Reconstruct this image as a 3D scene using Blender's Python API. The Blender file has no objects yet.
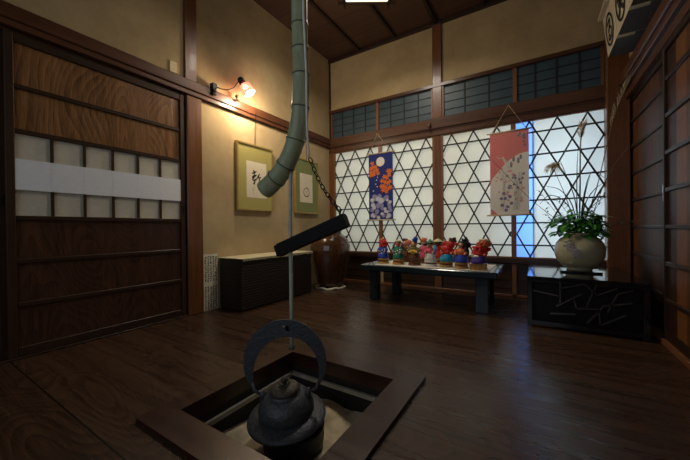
import bpy, math, random
from mathutils import Vector, Matrix, Euler
PI = math.pi
sc = bpy.context.scene
col = sc.collection
rnd = random.Random(7)

# ------------------------------------------------------------------ materials
def S(r, g, b):
    f = lambda c: (c/255/12.92) if c/255 <= .04045 else ((c/255+.055)/1.055)**2.4
    return (f(r), f(g), f(b), 1)

def newmat(name):
    m = bpy.data.materials.new(name); m.use_nodes = True
    nt = m.node_tree
    return m, nt, nt.nodes['Principled BSDF']

def plain(name, c, rough=.6, spec=.5, metal=0, coat=0, var=.12, vs=30, bump=0, trans=0, emit=None, es=0):
    m, nt, b = newmat(name)
    tc = nt.nodes.new('ShaderNodeTexCoord'); n = nt.nodes.new('ShaderNodeTexNoise')
    n.inputs['Scale'].default_value = vs; n.inputs['Detail'].default_value = 4
    nt.links.new(tc.outputs['Object'], n.inputs['Vector'])
    r = nt.nodes.new('ShaderNodeValToRGB')
    r.color_ramp.elements[0].position = .3; r.color_ramp.elements[1].position = .7
    r.color_ramp.elements[0].color = (c[0]*(1-var), c[1]*(1-var), c[2]*(1-var), 1)
    r.color_ramp.elements[1].color = (min(1, c[0]*(1+var)), min(1, c[1]*(1+var)), min(1, c[2]*(1+var)), 1)
    nt.links.new(n.outputs['Fac'], r.inputs['Fac']); nt.links.new(r.outputs['Color'], b.inputs['Base Color'])
    b.inputs['Roughness'].default_value = rough; b.inputs['Specular IOR Level'].default_value = spec
    b.inputs['Metallic'].default_value = metal; b.inputs['Coat Weight'].default_value = coat
    b.inputs['Transmission Weight'].default_value = trans
    if emit: b.inputs['Emission Color'].default_value = emit; b.inputs['Emission Strength'].default_value = es
    if bump:
        bp = nt.nodes.new('ShaderNodeBump'); bp.inputs['Strength'].default_value = bump; bp.inputs['Distance'].default_value = .01
        nt.links.new(n.outputs['Fac'], bp.inputs['Height']); nt.links.new(bp.outputs['Normal'], b.inputs['Normal'])
    return m

def wood(name, dark, light, axis='X', scale=6, rough=.35, stretch=.06, ring=0.0, plank=None, bump=.05, spec=.5, coat=0, flame=0.0, seam=True, vary=.28):
    """axis = grain direction. plank=(axis, width, offset): boards of differing tone with a dark seam."""
    m, nt, b = newmat(name); N = nt.nodes.new; L = nt.links.new
    tc = N('ShaderNodeTexCoord'); mp = N('ShaderNodeMapping')
    s = {'X': (stretch, 1, 1), 'Y': (1, stretch, 1), 'Z': (1, 1, stretch)}[axis]
    mp.inputs['Scale'].default_value = tuple(v*scale for v in s)
    vec = tc.outputs['Object']
    pl = None
    if plank:
        sx = N('ShaderNodeSeparateXYZ'); L(vec, sx.inputs[0])
        a = N('ShaderNodeMath'); a.operation = 'SUBTRACT'; L(sx.outputs[plank[0]], a.inputs[0]); a.inputs[1].default_value = plank[2]
        d = N('ShaderNodeMath'); d.operation = 'DIVIDE'; L(a.outputs[0], d.inputs[0]); d.inputs[1].default_value = plank[1]
        fl = N('ShaderNodeMath'); fl.operation = 'FLOOR'; L(d.outputs[0], fl.inputs[0])
        fr = N('ShaderNodeMath'); fr.operation = 'FRACT'; L(d.outputs[0], fr.inputs[0])
        wn = N('ShaderNodeTexWhiteNoise'); wn.noise_dimensions = '1D'; L(fl.outputs[0], wn.inputs['W'])
        sc_ = N('ShaderNodeVectorMath'); sc_.operation = 'SCALE'; L(wn.outputs['Color'], sc_.inputs[0]); sc_.inputs['Scale'].default_value = 9
        ad = N('ShaderNodeVectorMath'); ad.operation = 'ADD'; L(vec, ad.inputs[0]); L(sc_.outputs[0], ad.inputs[1])
        vec = ad.outputs[0]; pl = (wn, fr)
    L(vec, mp.inputs['Vector'])
    n1 = N('ShaderNodeTexNoise'); n1.inputs['Scale'].default_value = 4; n1.inputs['Detail'].default_value = 6; n1.inputs['Distortion'].default_value = .3
    L(mp.outputs[0], n1.inputs['Vector'])
    n2 = N('ShaderNodeTexNoise'); n2.inputs['Scale'].default_value = 26; n2.inputs['Detail'].default_value = 3
    L(mp.outputs[0], n2.inputs['Vector'])
    mx = N('ShaderNodeMath'); mx.operation = 'MULTIPLY_ADD'; L(n2.outputs['Fac'], mx.inputs[0]); mx.inputs[1].default_value = .5; 
    hv = N('ShaderNodeMath'); hv.operation = 'MULTIPLY'; L(n1.outputs['Fac'], hv.inputs[0]); hv.inputs[1].default_value = .5
    L(hv.outputs[0], mx.inputs[2]); fac = mx.outputs[0]
    if flame:
        # contour lines of a smooth, stretched noise read as cathedral grain
        mp2 = N('ShaderNodeMapping'); s2 = {'X': (.28, 1, 1), 'Y': (1, .28, 1), 'Z': (1, 1, .28)}[axis]
        mp2.inputs['Scale'].default_value = tuple(v*2.6 for v in s2); L(vec, mp2.inputs['Vector'])
        n3 = N('ShaderNodeTexNoise'); n3.inputs['Scale'].default_value = 1.0; n3.inputs['Detail'].default_value = 1.2; L(mp2.outputs[0], n3.inputs['Vector'])
        k = N('ShaderNodeMath'); k.operation = 'MULTIPLY'; L(n3.outputs['Fac'], k.inputs[0]); k.inputs[1].default_value = 46
        sn = N('ShaderNodeMath'); sn.operation = 'FRACT'; L(k.outputs[0], sn.inputs[0])
        e = N('ShaderNodeMath'); e.operation = 'MULTIPLY_ADD'; L(sn.outputs[0], e.inputs[0]); e.inputs[1].default_value = flame; e.inputs[2].default_value = -flame*.5
        ad2 = N('ShaderNodeMath'); ad2.operation = 'ADD'; L(fac, ad2.inputs[0]); L(e.outputs[0], ad2.inputs[1]); fac = ad2.outputs[0]
    if pl:
        w = N('ShaderNodeMath'); w.operation = 'MULTIPLY_ADD'; L(pl[0].outputs['Value'], w.inputs[0]); w.inputs[1].default_value = vary; w.inputs[2].default_value = -vary/2
        ad3 = N('ShaderNodeMath'); ad3.operation = 'ADD'; L(fac, ad3.inputs[0]); L(w.outputs[0], ad3.inputs[1]); fac = ad3.outputs[0]
    r = N('ShaderNodeValToRGB'); r.color_ramp.elements[0].position = .28; r.color_ramp.elements[1].position = .75
    r.color_ramp.elements[0].color = dark; r.color_ramp.elements[1].color = light
    L(fac, r.inputs['Fac']); out = r.outputs['Color']
    if pl and seam:
        g = N('ShaderNodeMath'); g.operation = 'LESS_THAN'; L(pl[1].outputs[0], g.inputs[0]); g.inputs[1].default_value = .006/plank[1]
        mc = N('ShaderNodeMix'); mc.data_type = 'RGBA'; L(g.outputs[0], mc.inputs[0]); L(out, mc.inputs[6]); mc.inputs[7].default_value = (.004, .003, .002, 1)
        out = mc.outputs[2]
    L(out, b.inputs['Base Color'])
    b.inputs['Roughness'].default_value = rough; b.inputs['Specular IOR Level'].default_value = spec; b.inputs['Coat Weight'].default_value = coat
    rr = N('ShaderNodeMath'); rr.operation = 'MULTIPLY_ADD'; L(n1.outputs['Fac'], rr.inputs[0]); rr.inputs[1].default_value = .25; rr.inputs[2].default_value = rough-.12
    L(rr.outputs[0], b.inputs['Roughness'])
    bp = N('ShaderNodeBump'); bp.inputs['Strength'].default_value = bump*4; bp.inputs['Distance'].default_value = .002
    L(fac, bp.inputs['Height']); L(bp.outputs['Normal'], b.inputs['Normal'])
    return m

def plaster(name, c1, c2):
    m, nt, b = newmat(name); N = nt.nodes.new; L = nt.links.new
    tc = N('ShaderNodeTexCoord')
    n1 = N('ShaderNodeTexNoise'); n1.inputs['Scale'].default_value = 2.2; n1.inputs['Detail'].default_value = 8; n1.inputs['Roughness'].default_value = .65
    n2 = N('ShaderNodeTexNoise'); n2.inputs['Scale'].default_value = 160; n2.inputs['Detail'].default_value = 4
    L(tc.outputs['Object'], n1.inputs['Vector']); L(tc.outputs['Object'], n2.inputs['Vector'])
    a = N('ShaderNodeMath'); a.operation = 'MULTIPLY_ADD'; L(n2.outputs['Fac'], a.inputs[0]); a.inputs[1].default_value = .3; a.inputs[2].default_value = -.15
    s = N('ShaderNodeMath'); s.operation = 'ADD'; L(a.outputs[0], s.inputs[0]); L(n1.outputs['Fac'], s.inputs[1])
    r = N('ShaderNodeValToRGB'); r.color_ramp.elements[0].position = .3; r.color_ramp.elements[1].position = .7
    r.color_ramp.elements[0].color = c1; r.color_ramp.elements[1].color = c2
    L(s.outputs[0], r.inputs['Fac']); L(r.outputs['Color'], b.inputs['Base Color'])
    b.inputs['Roughness'].default_value = .95; b.inputs['Specular IOR Level'].default_value = .15
    bp = N('ShaderNodeBump'); bp.inputs['Strength'].default_value = .35; bp.inputs['Distance'].default_value = .004
    L(s.outputs[0], bp.inputs['Height']); L(bp.outputs['Normal'], b.inputs['Normal'])
    return m

def paper(name, c, tr=.55, tc_=None):
    m = bpy.data.materials.new(name); m.use_nodes = True; nt = m.node_tree
    for n in list(nt.nodes): nt.nodes.remove(n)
    N = nt.nodes.new; L = nt.links.new
    o = N('ShaderNodeOutputMaterial'); d = N('ShaderNodeBsdfDiffuse'); t = N('ShaderNodeBsdfTranslucent'); mx = N('ShaderNodeMixShader')
    cc = N('ShaderNodeTexCoord'); n = N('ShaderNodeTexNoise'); n.inputs['Scale'].default_value = 3; n.inputs['Detail'].default_value = 6
    L(cc.outputs['Object'], n.inputs['Vector'])
    r = N('ShaderNodeValToRGB'); r.color_ramp.elements[0].position = .3; r.color_ramp.elements[1].position = .7
    r.color_ramp.elements[0].color = (c[0]*.93, c[1]*.93, c[2]*.93, 1); r.color_ramp.elements[1].color = c
    L(n.outputs['Fac'], r.inputs['Fac']); L(r.outputs['Color'], d.inputs['Color'])
    if tc_: t.inputs['Color'].default_value = tc_
    else: L(r.outputs['Color'], t.inputs['Color'])
    mx.inputs[0].default_value = tr; L(d.outputs[0], mx.inputs[1]); L(t.outputs[0], mx.inputs[2]); L(mx.outputs[0], o.inputs[0])
    return m

M = dict(
    plaster=plaster('plaster', S(164, 142, 104), S(194, 172, 132)),
    floor=wood('floor_wood', S(42, 29, 20), S(80, 57, 40), 'X', 5, .28, .05, plank=('Y', .63, .42), flame=.26, vary=.16, bump=.04),
    ceil=wood('ceiling_wood', S(62, 42, 34), S(94, 66, 52), 'X', 4, .55, .06, plank=('Y', .36, .3)),
    batten=wood('batten_wood', S(38, 22, 15), S(60, 36, 25), 'Y', 6, .5),
    post=wood('post_wood', S(84, 50, 27), S(130, 82, 46), 'Z', 8, .32, coat=.08),
    beamx=wood('beam_wood_x', S(64, 40, 25), S(100, 64, 42), 'X', 8, .32, coat=.1),
    beamy=wood('beam_wood_y', S(68, 40, 25), S(108, 66, 42), 'Y', 8, .36, coat=.0),
    panel=wood('door_panel_wood', S(80, 52, 30), S(160, 112, 66), 'Z', 7, .34, .07, flame=.22, bump=.12),
    panel2=wood('right_panel_wood', S(50, 30, 17), S(128, 80, 42), 'Z', 7, .5, .06, plank=('Y', .13, .03), bump=.06, seam=False, vary=.5, spec=.3),
    panelb=wood('aged_low_panel_wood', S(42, 27, 19), S(88, 58, 40), 'Z', 7, .34, .07, flame=.20, bump=.12),
    dframe=wood('door_frame_wood', S(44, 30, 20), S(70, 48, 32), 'Z', 9, .5, spec=.22),
    dframey=wood('door_rail_wood', S(40, 27, 19), S(66, 45, 30), 'Y', 9, .45, spec=.25),
    stile=wood('stile_wood', S(104, 64, 36), S(140, 92, 56), 'Z', 9, .4),
    koshi=wood('low_panel_wood', S(42, 26, 17), S(66, 42, 28), 'X', 7, .4),
    lattice=plain('dark_lattice', S(40, 30, 22), .55),
    paper=paper('shoji_paper', S(234, 232, 221), .5),
    papercell=plain('washi_cell', S(206, 200, 184), .9, var=.05, vs=60),
    paperband=plain('washi_band', S(232, 236, 242), .85, var=.03, vs=60),
    skypane=paper('sky_tinted_pane', S(176, 204, 240), .75),  # blue of the sky light outside is put into the pane colour
    transom=plain('dimmed_transom_glass', S(56, 74, 82), .4, .5, var=.12, vs=9),  # opaque pane, the dim space beyond the glass is put into its colour
    muntin=plain('dark_muntin', S(22, 26, 26), .6),
    hframe=wood('hearth_frame_wood', S(30, 13, 8), S(62, 28, 16), 'X', 9, .32, coat=.1),
    pit=plain('sooty_board', S(20, 15, 12), .7),
    ledge=plain('grey_metal_liner', S(160, 156, 148), .45, metal=.2),
    ash=plain('ash', S(196, 182, 154), .95, var=.35, vs=14, bump=.8),
    iron=plain('cast_iron', S(66, 70, 76), .45, .5, metal=.3, var=.25, vs=90, bump=.35),
    ironlid=plain('rusted_iron', S(74, 68, 62), .55, .5, metal=.4, var=.3, vs=70, bump=.4),
    ironblk=plain('black_iron', S(18, 18, 19), .5, metal=.5),
    bamboo=wood('smoked_bamboo', S(140, 150, 118), S(188, 196, 160), 'Z', 10, .42, .08, coat=.08),
    node=plain('bamboo_node', S(92, 102, 82), .5),
    rod=plain('thin_bamboo', S(186, 196, 180), .4, var=.2, vs=20),
    cord=plain('white_cord', S(245, 242, 236), .8),
    bar=wood('black_bar', S(8, 8, 8), S(16, 16, 16), 'X', 9, .6, spec=.2),
    chestd=wood('dark_slat', S(26, 16, 12), S(44, 28, 20), 'Y', 9, .5),
    cloth=plain('cream_cloth', S(196, 186, 150), .95, var=.12, vs=120, bump=.2),
    news=plain('newsprint', S(228, 220, 196), .95, var=.05),
    ink=plain('ink', S(24, 22, 22), .8),
    lack=plain('black_lacquer', S(14, 16, 18), .14, .5, coat=.5, var=.1, vs=5),
    lackt=plain('black_lacquer_table', S(26, 42, 48), .2, .5, coat=.4, var=.15, vs=8),
    lackbar=plain('lacquer_bar', S(60, 56, 52), .15, .6, coat=1),
    runner=plain('table_runner', S(214, 208, 192), .9, var=.05, vs=80),
    goldframe=plain('gilt_wood', S(176, 150, 88), .35, metal=.5),
    dkframe=plain('dark_frame_edge', S(40, 28, 18), .4),
    mount=plain('olive_silk', S(174, 162, 92), .85, var=.08, vs=200),
    mount2=plain('moss_silk', S(128, 132, 80), .85, var=.08, vs=200),
    washi=plain('washi', S(226, 214, 186), .9, var=.04),
    black=plain('black_plastic', S(16, 16, 17), .3),
    chrome=plain('chrome', S(180, 180, 180), .2, metal=1),
    white=plain('white_plastic', S(214, 196, 150), .5),
    jarb=None, vase=None,
    navy=plain('navy_silk', S(34, 46, 118), .85, var=.1, vs=90),
    pinkc=paper('pink_silk', S(244, 150, 146), 0.15),
    creamp=paper('print_cream', S(255, 250, 238), 0.15),
    orange=paper('print_orange', S(240, 132, 72), 0.15),
    moon=paper('print_moon', S(250, 246, 232), 0.15),
    lilac=paper('print_lilac', S(168, 166, 206), 0.15),
    palew=paper('print_white', S(232, 232, 244), 0.15),
    purple=plain('print_purple', S(142, 124, 164), .85, var=.15),
    greyb=plain('print_grey', S(142, 138, 144), .85, var=.1),
    rose=paper('print_rose', S(240, 186, 180), 0.15),
    rodw=plain('pale_wood_rod', S(206, 186, 150), .6),
    lantern=plain('lantern_paper', S(206, 190, 158), .8, var=.05),
    lanternb=plain('lantern_bottom', S(74, 70, 64), .8),
    leaf=plain('leaf_green', S(78, 150, 60), .4, var=.45, vs=16),
    leafd=plain('dark_leaf_green', S(34, 60, 30), .5, var=.3, vs=20),
    dry=plain('dry_stem', S(110, 96, 66), .8, var=.15),
    twig=plain('brown_twig', S(66, 52, 40), .8),
    lily=plain('dried_lily', S(206, 186, 146), .8, var=.1),
    foot=plain('pale_ring', S(196, 186, 168), .8),
)
def mk_jar():
    m = wood('brown_glaze', S(30, 19, 12), S(98, 62, 38), 'Z', 3.2, .17, .25, coat=.6, bump=.02); return m
M['jarb'] = mk_jar()
M['vase'] = plain('celadon_glaze', S(176, 172, 140), .25, var=.06, vs=8, coat=.3)

# ------------------------------------------------------------------ mesh builder
class MB:
    def __init__(s): s.v = []; s.f = []; s.sm = []; s.mi = []; s.cur = 0
    def add(s, vs, fs, smooth=False):
        o = len(s.v); s.v += [tuple(v) for v in vs]
        for f in fs: s.f.append(tuple(i+o for i in f)); s.sm.append(smooth); s.mi.append(s.cur)
        return s
    def box(s, a, b, bev=0):
        x0, x1 = sorted((a[0], b[0])); y0, y1 = sorted((a[1], b[1])); z0, z1 = sorted((a[2], b[2]))
        if bev and min(x1-x0, y1-y0, z1-z0) > 2.2*bev:
            # chamfered box: 24 verts
            vs = []; idx = {}
            for i, x in enumerate((x0, x1)):
                for j, y in enumerate((y0, y1)):
                    for k, z in enumerate((z0, z1)):
                        sx, sy, sz = (1, -1)[i], (1, -1)[j], (1, -1)[k]
                        idx[i, j, k, 0] = len(vs); vs.append((x, y+sy*bev, z+sz*bev))
                        idx[i, j, k, 1] = len(vs); vs.append((x+sx*bev, y, z+sz*bev))
                        idx[i, j, k, 2] = len(vs); vs.append((x+sx*bev, y+sy*bev, z))
            g = lambda i, j, k, a: idx[i, j, k, a]
            fs = []
            for i in (0, 1):
                q = [g(i, 0, 0, 0), g(i, 1, 0, 0), g(i, 1, 1, 0), g(i, 0, 1, 0)]; fs.append(q if i else q[::-1])
                q = [g(0, i, 0, 1), g(1, i, 0, 1), g(1, i, 1, 1), g(0, i, 1, 1)]; fs.append(q[::-1] if i else q)
                q = [g(0, 0, i, 2), g(1, 0, i, 2), g(1, 1, i, 2), g(0, 1, i, 2)]; fs.append(q if i else q[::-1])
            for a_ in (0, 1):
                for b_ in (0, 1):
                    fs.append([g(0, a_, b_, 1), g(1, a_, b_, 1), g(1, a_, b_, 2), g(0, a_, b_, 2)])
                    fs.append([g(a_, 0, b_, 0), g(a_, 1, b_, 0), g(a_, 1, b_, 2), g(a_, 0, b_, 2)])
                    fs.append([g(a_, b_, 0, 0), g(a_, b_, 1, 0), g(a_, b_, 1, 1), g(a_, b_, 0, 1)])
            for i in (0, 1):
                for j in (0, 1):
                    for k in (0, 1): fs.append([g(i, j, k, 0), g(i, j, k, 1), g(i, j, k, 2)])
            return s.add(vs, fs)
        vs = [(x, y, z) for x in (x0, x1) for y in (y0, y1) for z in (z0, z1)]
        return s.add(vs, [(0, 1, 3, 2), (4, 6, 7, 5), (0, 4, 5, 1), (2, 3, 7, 6), (0, 2, 6, 4), (1, 5, 7, 3)])
    def bar(s, p, q, w, d, n=(0, 1, 0)):
        """beam p->q; d = thickness along n, w = width across"""
        p = Vector(p); q = Vector(q); t = (q-p).normalized(); n = Vector(n); n = (n-t*n.dot(t)).normalized(); u = t.cross(n)
        vs = [c + u*a*w/2 + n*b*d/2 for c in (p, q) for a, b in ((-1, -1), (1, -1), (1, 1), (-1, 1))]
        return s.add(vs, [(3, 2, 1, 0), (4, 5, 6, 7), (0, 1, 5, 4), (1, 2, 6, 5), (2, 3, 7, 6), (3, 0, 4, 7)])
    def tube(s, pts, r, n=10, cap=True, flat=None):
        pts = [Vector(p) for p in pts]; rs = r if isinstance(r, (list, tuple)) else [r]*len(pts)
        vs = []; ref = None
        for i, p in enumerate(pts):
            t = (pts[min(i+1, len(pts)-1)]-pts[max(i-1, 0)]).normalized()
            if ref is None:
                ref = Vector((0, 0, 1)) if abs(t.z) < .9 else Vector((1, 0, 0))
            u = (ref-t*ref.dot(t)).normalized(); ref = u; w = t.cross(u)
            for k in range(n):
                a = 2*PI*k/n; fl = flat if flat else 1
                vs.append(p+u*math.cos(a)*rs[i]*fl+w*math.sin(a)*rs[i])
        fs = [(i*n+k, i*n+(k+1) % n, (i+1)*n+(k+1) % n, (i+1)*n+k) for i in range(len(pts)-1) for k in range(n)]
        if cap: fs += [tuple(range(n))[::-1], tuple((len(pts)-1)*n+k for k in range(n))]
        return s.add(vs, fs, True)
    def lathe(s, prof, c=(0, 0, 0), n=40, mat=None, sx=1, sy=1):
        vs = []
        for r, z in prof:
            for k in range(n):
                a = 2*PI*k/n; p = Vector((r*math.cos(a)*sx, r*math.sin(a)*sy, z))
                if mat: p = mat @ p
                vs.append(p+Vector(c))
        m = len(prof)
        fs = [(i*n+k, i*n+(k+1) % n, (i+1)*n+(k+1) % n, (i+1)*n+k) for i in range(m-1) for k in range(n)]
        return s.add(vs, fs, True)
    def ball(s, c, r, n=14, m=10, rot=None):
        rx, ry, rz = (r, r, r) if not isinstance(r, (tuple, list)) else r
        vs = []
        for i in range(m+1):
            t = PI*i/m
            for k in range(n):
                a = 2*PI*k/n; p = Vector((rx*math.sin(t)*math.cos(a), ry*math.sin(t)*math.sin(a), -rz*math.cos(t)))
                if rot: p = rot @ p
                vs.append(p+Vector(c))
        fs = [(i*n+k, i*n+(k+1) % n, (i+1)*n+(k+1) % n, (i+1)*n+k) for i in range(m) for k in range(n)]
        return s.add(vs, fs, True)
    def disc(s, c, r, nrm=(0, -1, 0), n=20, th=.0008, ry=None, pts=None):
        """thin flat shape facing nrm"""
        nrm = Vector(nrm).normalized(); up = Vector((0, 0, 1)) if abs(nrm.z) < .9 else Vector((0, 1, 0)); u = up.cross(nrm).normalized(); w = nrm.cross(u)
        ry = ry or r; c = Vector(c)
        pp = pts or [(math.cos(2*PI*k/n)*r, math.sin(2*PI*k/n)*ry) for k in range(n)]
        vs = [c+u*a+w*b+nrm*th/2 for a, b in pp]+[c+u*a+w*b-nrm*th/2 for a, b in pp]; m = len(pp)
        return s.add(vs, [tuple(range(m)), tuple(range(m, 2*m))[::-1]]+[(k, m+k, m+(k+1) % m, (k+1) % m) for k in range(m)])
    def build(s, name, mats, parent=None, loc=None):
        me = bpy.data.meshes.new(name)
        me.from_pydata(s.v, [], s.f)
        for m in (mats if isinstance(mats, (list, tuple)) else [mats]): me.materials.append(m)
        me.polygons.foreach_set('use_smooth', s.sm); me.polygons.foreach_set('material_index', s.mi)
        me.update()
        import bmesh
        bm = bmesh.new(); bm.from_mesh(me); bmesh.ops.remove_doubles(bm, verts=bm.verts, dist=1e-6); bmesh.ops.recalc_face_normals(bm, faces=bm.faces); bm.to_mesh(me); bm.free()
        o = bpy.data.objects.new(name, me); col.objects.link(o)
        if parent: o.parent = parent
        if loc: o.location = loc
        return o

def tag(o, label=None, cat=None, group=None, kind=None):
    if label: o['label'] = label
    if cat: o['category'] = cat
    if group: o['group'] = group
    if kind: o['kind'] = kind
    return o
def thing(name, label, cat, loc=(0, 0, 0), group=None, rz=0):
    o = bpy.data.objects.new(name, None); col.objects.link(o); o.location = loc; o.rotation_euler = (0, 0, rz); o.empty_display_size = .05
    return tag(o, label, cat, group)
def struct(name, mb, m, label=None, cat=None):
    return tag(mb.build(name, m), label, cat, None, 'structure')
def B(a, b, bev=0): return MB().box(a, b, bev)
def spline(pts, n=8):
    P = [Vector(p) for p in pts]; P = [P[0]*2-P[1]]+P+[P[-1]*2-P[-2]]; out = []
    for i in range(1, len(P)-2):
        for k in range(n):
            t = k/n
            out.append(.5*((2*P[i])+(P[i+1]-P[i-1])*t+(2*P[i-1]-5*P[i]+4*P[i+1]-P[i+2])*t*t+(3*P[i]-P[i-1]-3*P[i+1]+P[i+2])*t**3))
    out.append(P[-2]); return out

# ------------------------------------------------------------------ camera (solved from the vanishing points of the room)
yaw, pitch, roll = math.radians(32.037), math.radians(-.3187), math.radians(-.581)
cy, sy, cp, sp = math.cos(yaw), math.sin(yaw), math.cos(pitch), math.sin(pitch)
fwd = Vector((-sy*cp, cy*cp, sp)); rt = Vector((cy, sy, 0)); up = rt.cross(fwd)
c_, s_ = math.cos(roll), math.sin(roll)
R_, U_ = c_*rt+s_*up, -s_*rt+c_*up
cam = bpy.data.cameras.new('camera'); cam.sensor_width = 36; cam.lens = 304.04/690*36; cam.clip_start = .02
co = bpy.data.objects.new('camera', cam); col.objects.link(co)
mw = Matrix.Identity(4)
for i, a in enumerate((R_, U_, -fwd)):
    for j in range(3): mw[j][i] = a[j]
mw[0][3], mw[1][3], mw[2][3] = 0, 0, .70
co.matrix_world = mw; sc.camera = co

XL, XR, YB, ZC = -2.40, .66, 3.47, 3.01
YF = -1.3
# ------------------------------------------------------------------ floor, ceiling, walls
HX0, HX1, HY0, HY1 = -1.237, -.43, .528, 1.372      # hearth frame, outer
f = MB()
for a, b in (((XL-.1, YF, -.03), (HX0+.02, YB+.1, 0)), ((HX1-.02, YF, -.03), (XR+.1, YB+.1, 0)), ((HX0+.02, YF, -.03), (HX1-.02, HY0+.02, 0)), ((HX0+.02, HY1-.02, -.03), (HX1-.02, YB+.1, 0))):
    f.box(a, b)
struct('floor', f, M['floor'], 'polished brown plank floor with flame grain', 'floor')
struct('ceiling', B((XL-.1, YF, ZC), (XR+.1, YB+.1, ZC+.04)), M['ceil'], 'dark reddish board ceiling', 'ceiling')
n = 0
tn = [0]
def trim(mb, m, label):
    tn[0] += 1
    return struct('trim_%d' % tn[0], mb, m, label, 'wood trim')
for x in (-2.15+.0, -1.66, -1.17, -.68, -.19, .30):
    trim(B((x+.235-.018, YF, ZC-.032), (x+.235+.018, YB-.01, ZC), .004), M['batten'], 'dark batten running along the board ceiling')
struct('wall_left', MB().box((XL-.1, YF, 1.80), (XL, YB+.1, ZC)).box((XL-.1, 1.5, 0), (XL, YB+.1, 1.80)).box((XL-.14, YF, 0), (XL-.1, 1.5, 1.80)), M['plaster'], 'tan plaster wall with the framed calligraphy', 'wall')
w = MB().box((XL, YB, 2.29), (XR+.1, YB+.1, ZC)).box((XL-.1, 3.492, 0), (XR+.1, 3.57, .36)).box((.645, 3.492, .36), (XR+.1, 3.57, 2.29)).box((XL-.1, 3.502, .36), (-2.338, 3.57, 2.29)).box((XL, 3.502, 1.74), (XR+.1, 3.57, 2.29))
struct('wall_back', w, M['plaster'], 'tan plaster wall above the lattice windows', 'wall')
struct('wall_right', MB().box((XR+.04, YF, 0), (XR+.10, YB, 1.80)).box((XR, YF, 1.80), (XR+.1, YB, ZC)), M['plaster'], 'plaster wall above the right wooden doors', 'wall')
# low wooden wall under the windows
lw = MB()
for a, b in ((-2.36, -1.66), (-1.61, -.98), (-.88, -.205), (-.155, .54)):
    lw.box((a, 3.465, .0), (b, 3.49, .34))
    for k in range(1, 4): lw.box((a, 3.458, k*.085-.004), (b, 3.466, k*.085+.004))
trim(lw, M['koshi'], 'dark wooden wainscot under the lattice windows')
trim(B((XL, 3.44, 0), (.56, 3.475, .022), .003), M['stile'], 'pale floor rail at the foot of the back wall')
trim(B((XL, 3.425, .335), (.56, 3.50, .388), .004), M['koshi'], 'window sill rail under the lattice windows')
# back wall horizontals
trim(MB().box((XL, 3.415, 1.80), (.60, 3.47, 1.918), .006).box((XL, 3.43, 1.786), (.60, 3.47, 1.80)), M['beamx'], 'glossy brown head beam across the back wall')
trim(MB().box((XL, 3.435, 1.728), (.56, 3.50, 1.786), .004), M['beamx'], 'grooved lintel directly above the lattice windows')
trim(B((XL, 3.44, 2.27), (.66, 3.48, 2.31), .004), M['beamx'], 'rail above the dark transom windows')
trim(B((XL, 3.44, 2.965), (.66, 3.47, 3.01), .004), M['batten'], 'ceiling moulding on the back wall')
# posts
trim(MB().box((-.975, 3.445, 1.786), (-.872, 3.50, ZC), .005).box((-.962, 3.445, 0), (-.886, 3.50, 1.786), .004), M['post'], 'brown post in the middle of the back wall')
trim(B((XL, 3.44, 0), (-2.335, 3.50, 1.80), .004), M['post'], 'slim post at the left end of the lattice windows')
trim(B((XL, 3.455, 1.80), (XL+.022, 3.475, ZC)), M['dframe'], 'thin dark corner strip between the plaster walls')
trim(B((.518, 3.36, 0), (.667, 3.50, 2.6), .006), M['post'], 'brown corner post beside the right doors')
trim(B((XL-.02, 1.414, 0), (XL+.018, 1.547, 1.80), .006), M['post'], 'brown door post, lower part, on the left wall')
trim(B((XL-.02, 1.405, 1.80), (XL+.015, 1.512, ZC), .006), M['post'], 'brown post on the left wall above the rail')
trim(B((-.197, 3.44, .0), (-.16, 3.475, .34)), M['stile'], 'short pale post below the sill right of the table')
# left rail (nageshi)
trim(MB().box((XL-.02, YF, 1.835), (-2.355, 3.43, 1.915), .006).box((XL-.02, YF, 1.80), (-2.368, 3.43, 1.835), .003), M['beamy'], 'long glossy brown rail along the left wall')
trim(MB().box((XL-.05, YF, 1.755+.03), (XL-.005, 1.414, 1.80), .003), M['beamy'], 'grooved lintel over the left sliding doors')
# right rail
trim(MB().box((.59, YF, 1.845), (XR+.02, 3.36, 1.925), .006).box((.607, YF, 1.80), (XR+.02, 3.36, 1.845), .004).box((.635, YF, 1.74), (XR+.02, 3.36, 1.80)), M['beamy'], 'dark rail along the right wall above the doors')
trim(B((.625, YF, 0), (XR+.04, 3.36, .035), .004), M['stile'], 'pale threshold at the foot of the right doors')
trim(B((XL-.08, YF, -.0), (XL+.012, 1.414, .012), .002), M['dframey'], 'threshold under the left sliding doors')

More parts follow.
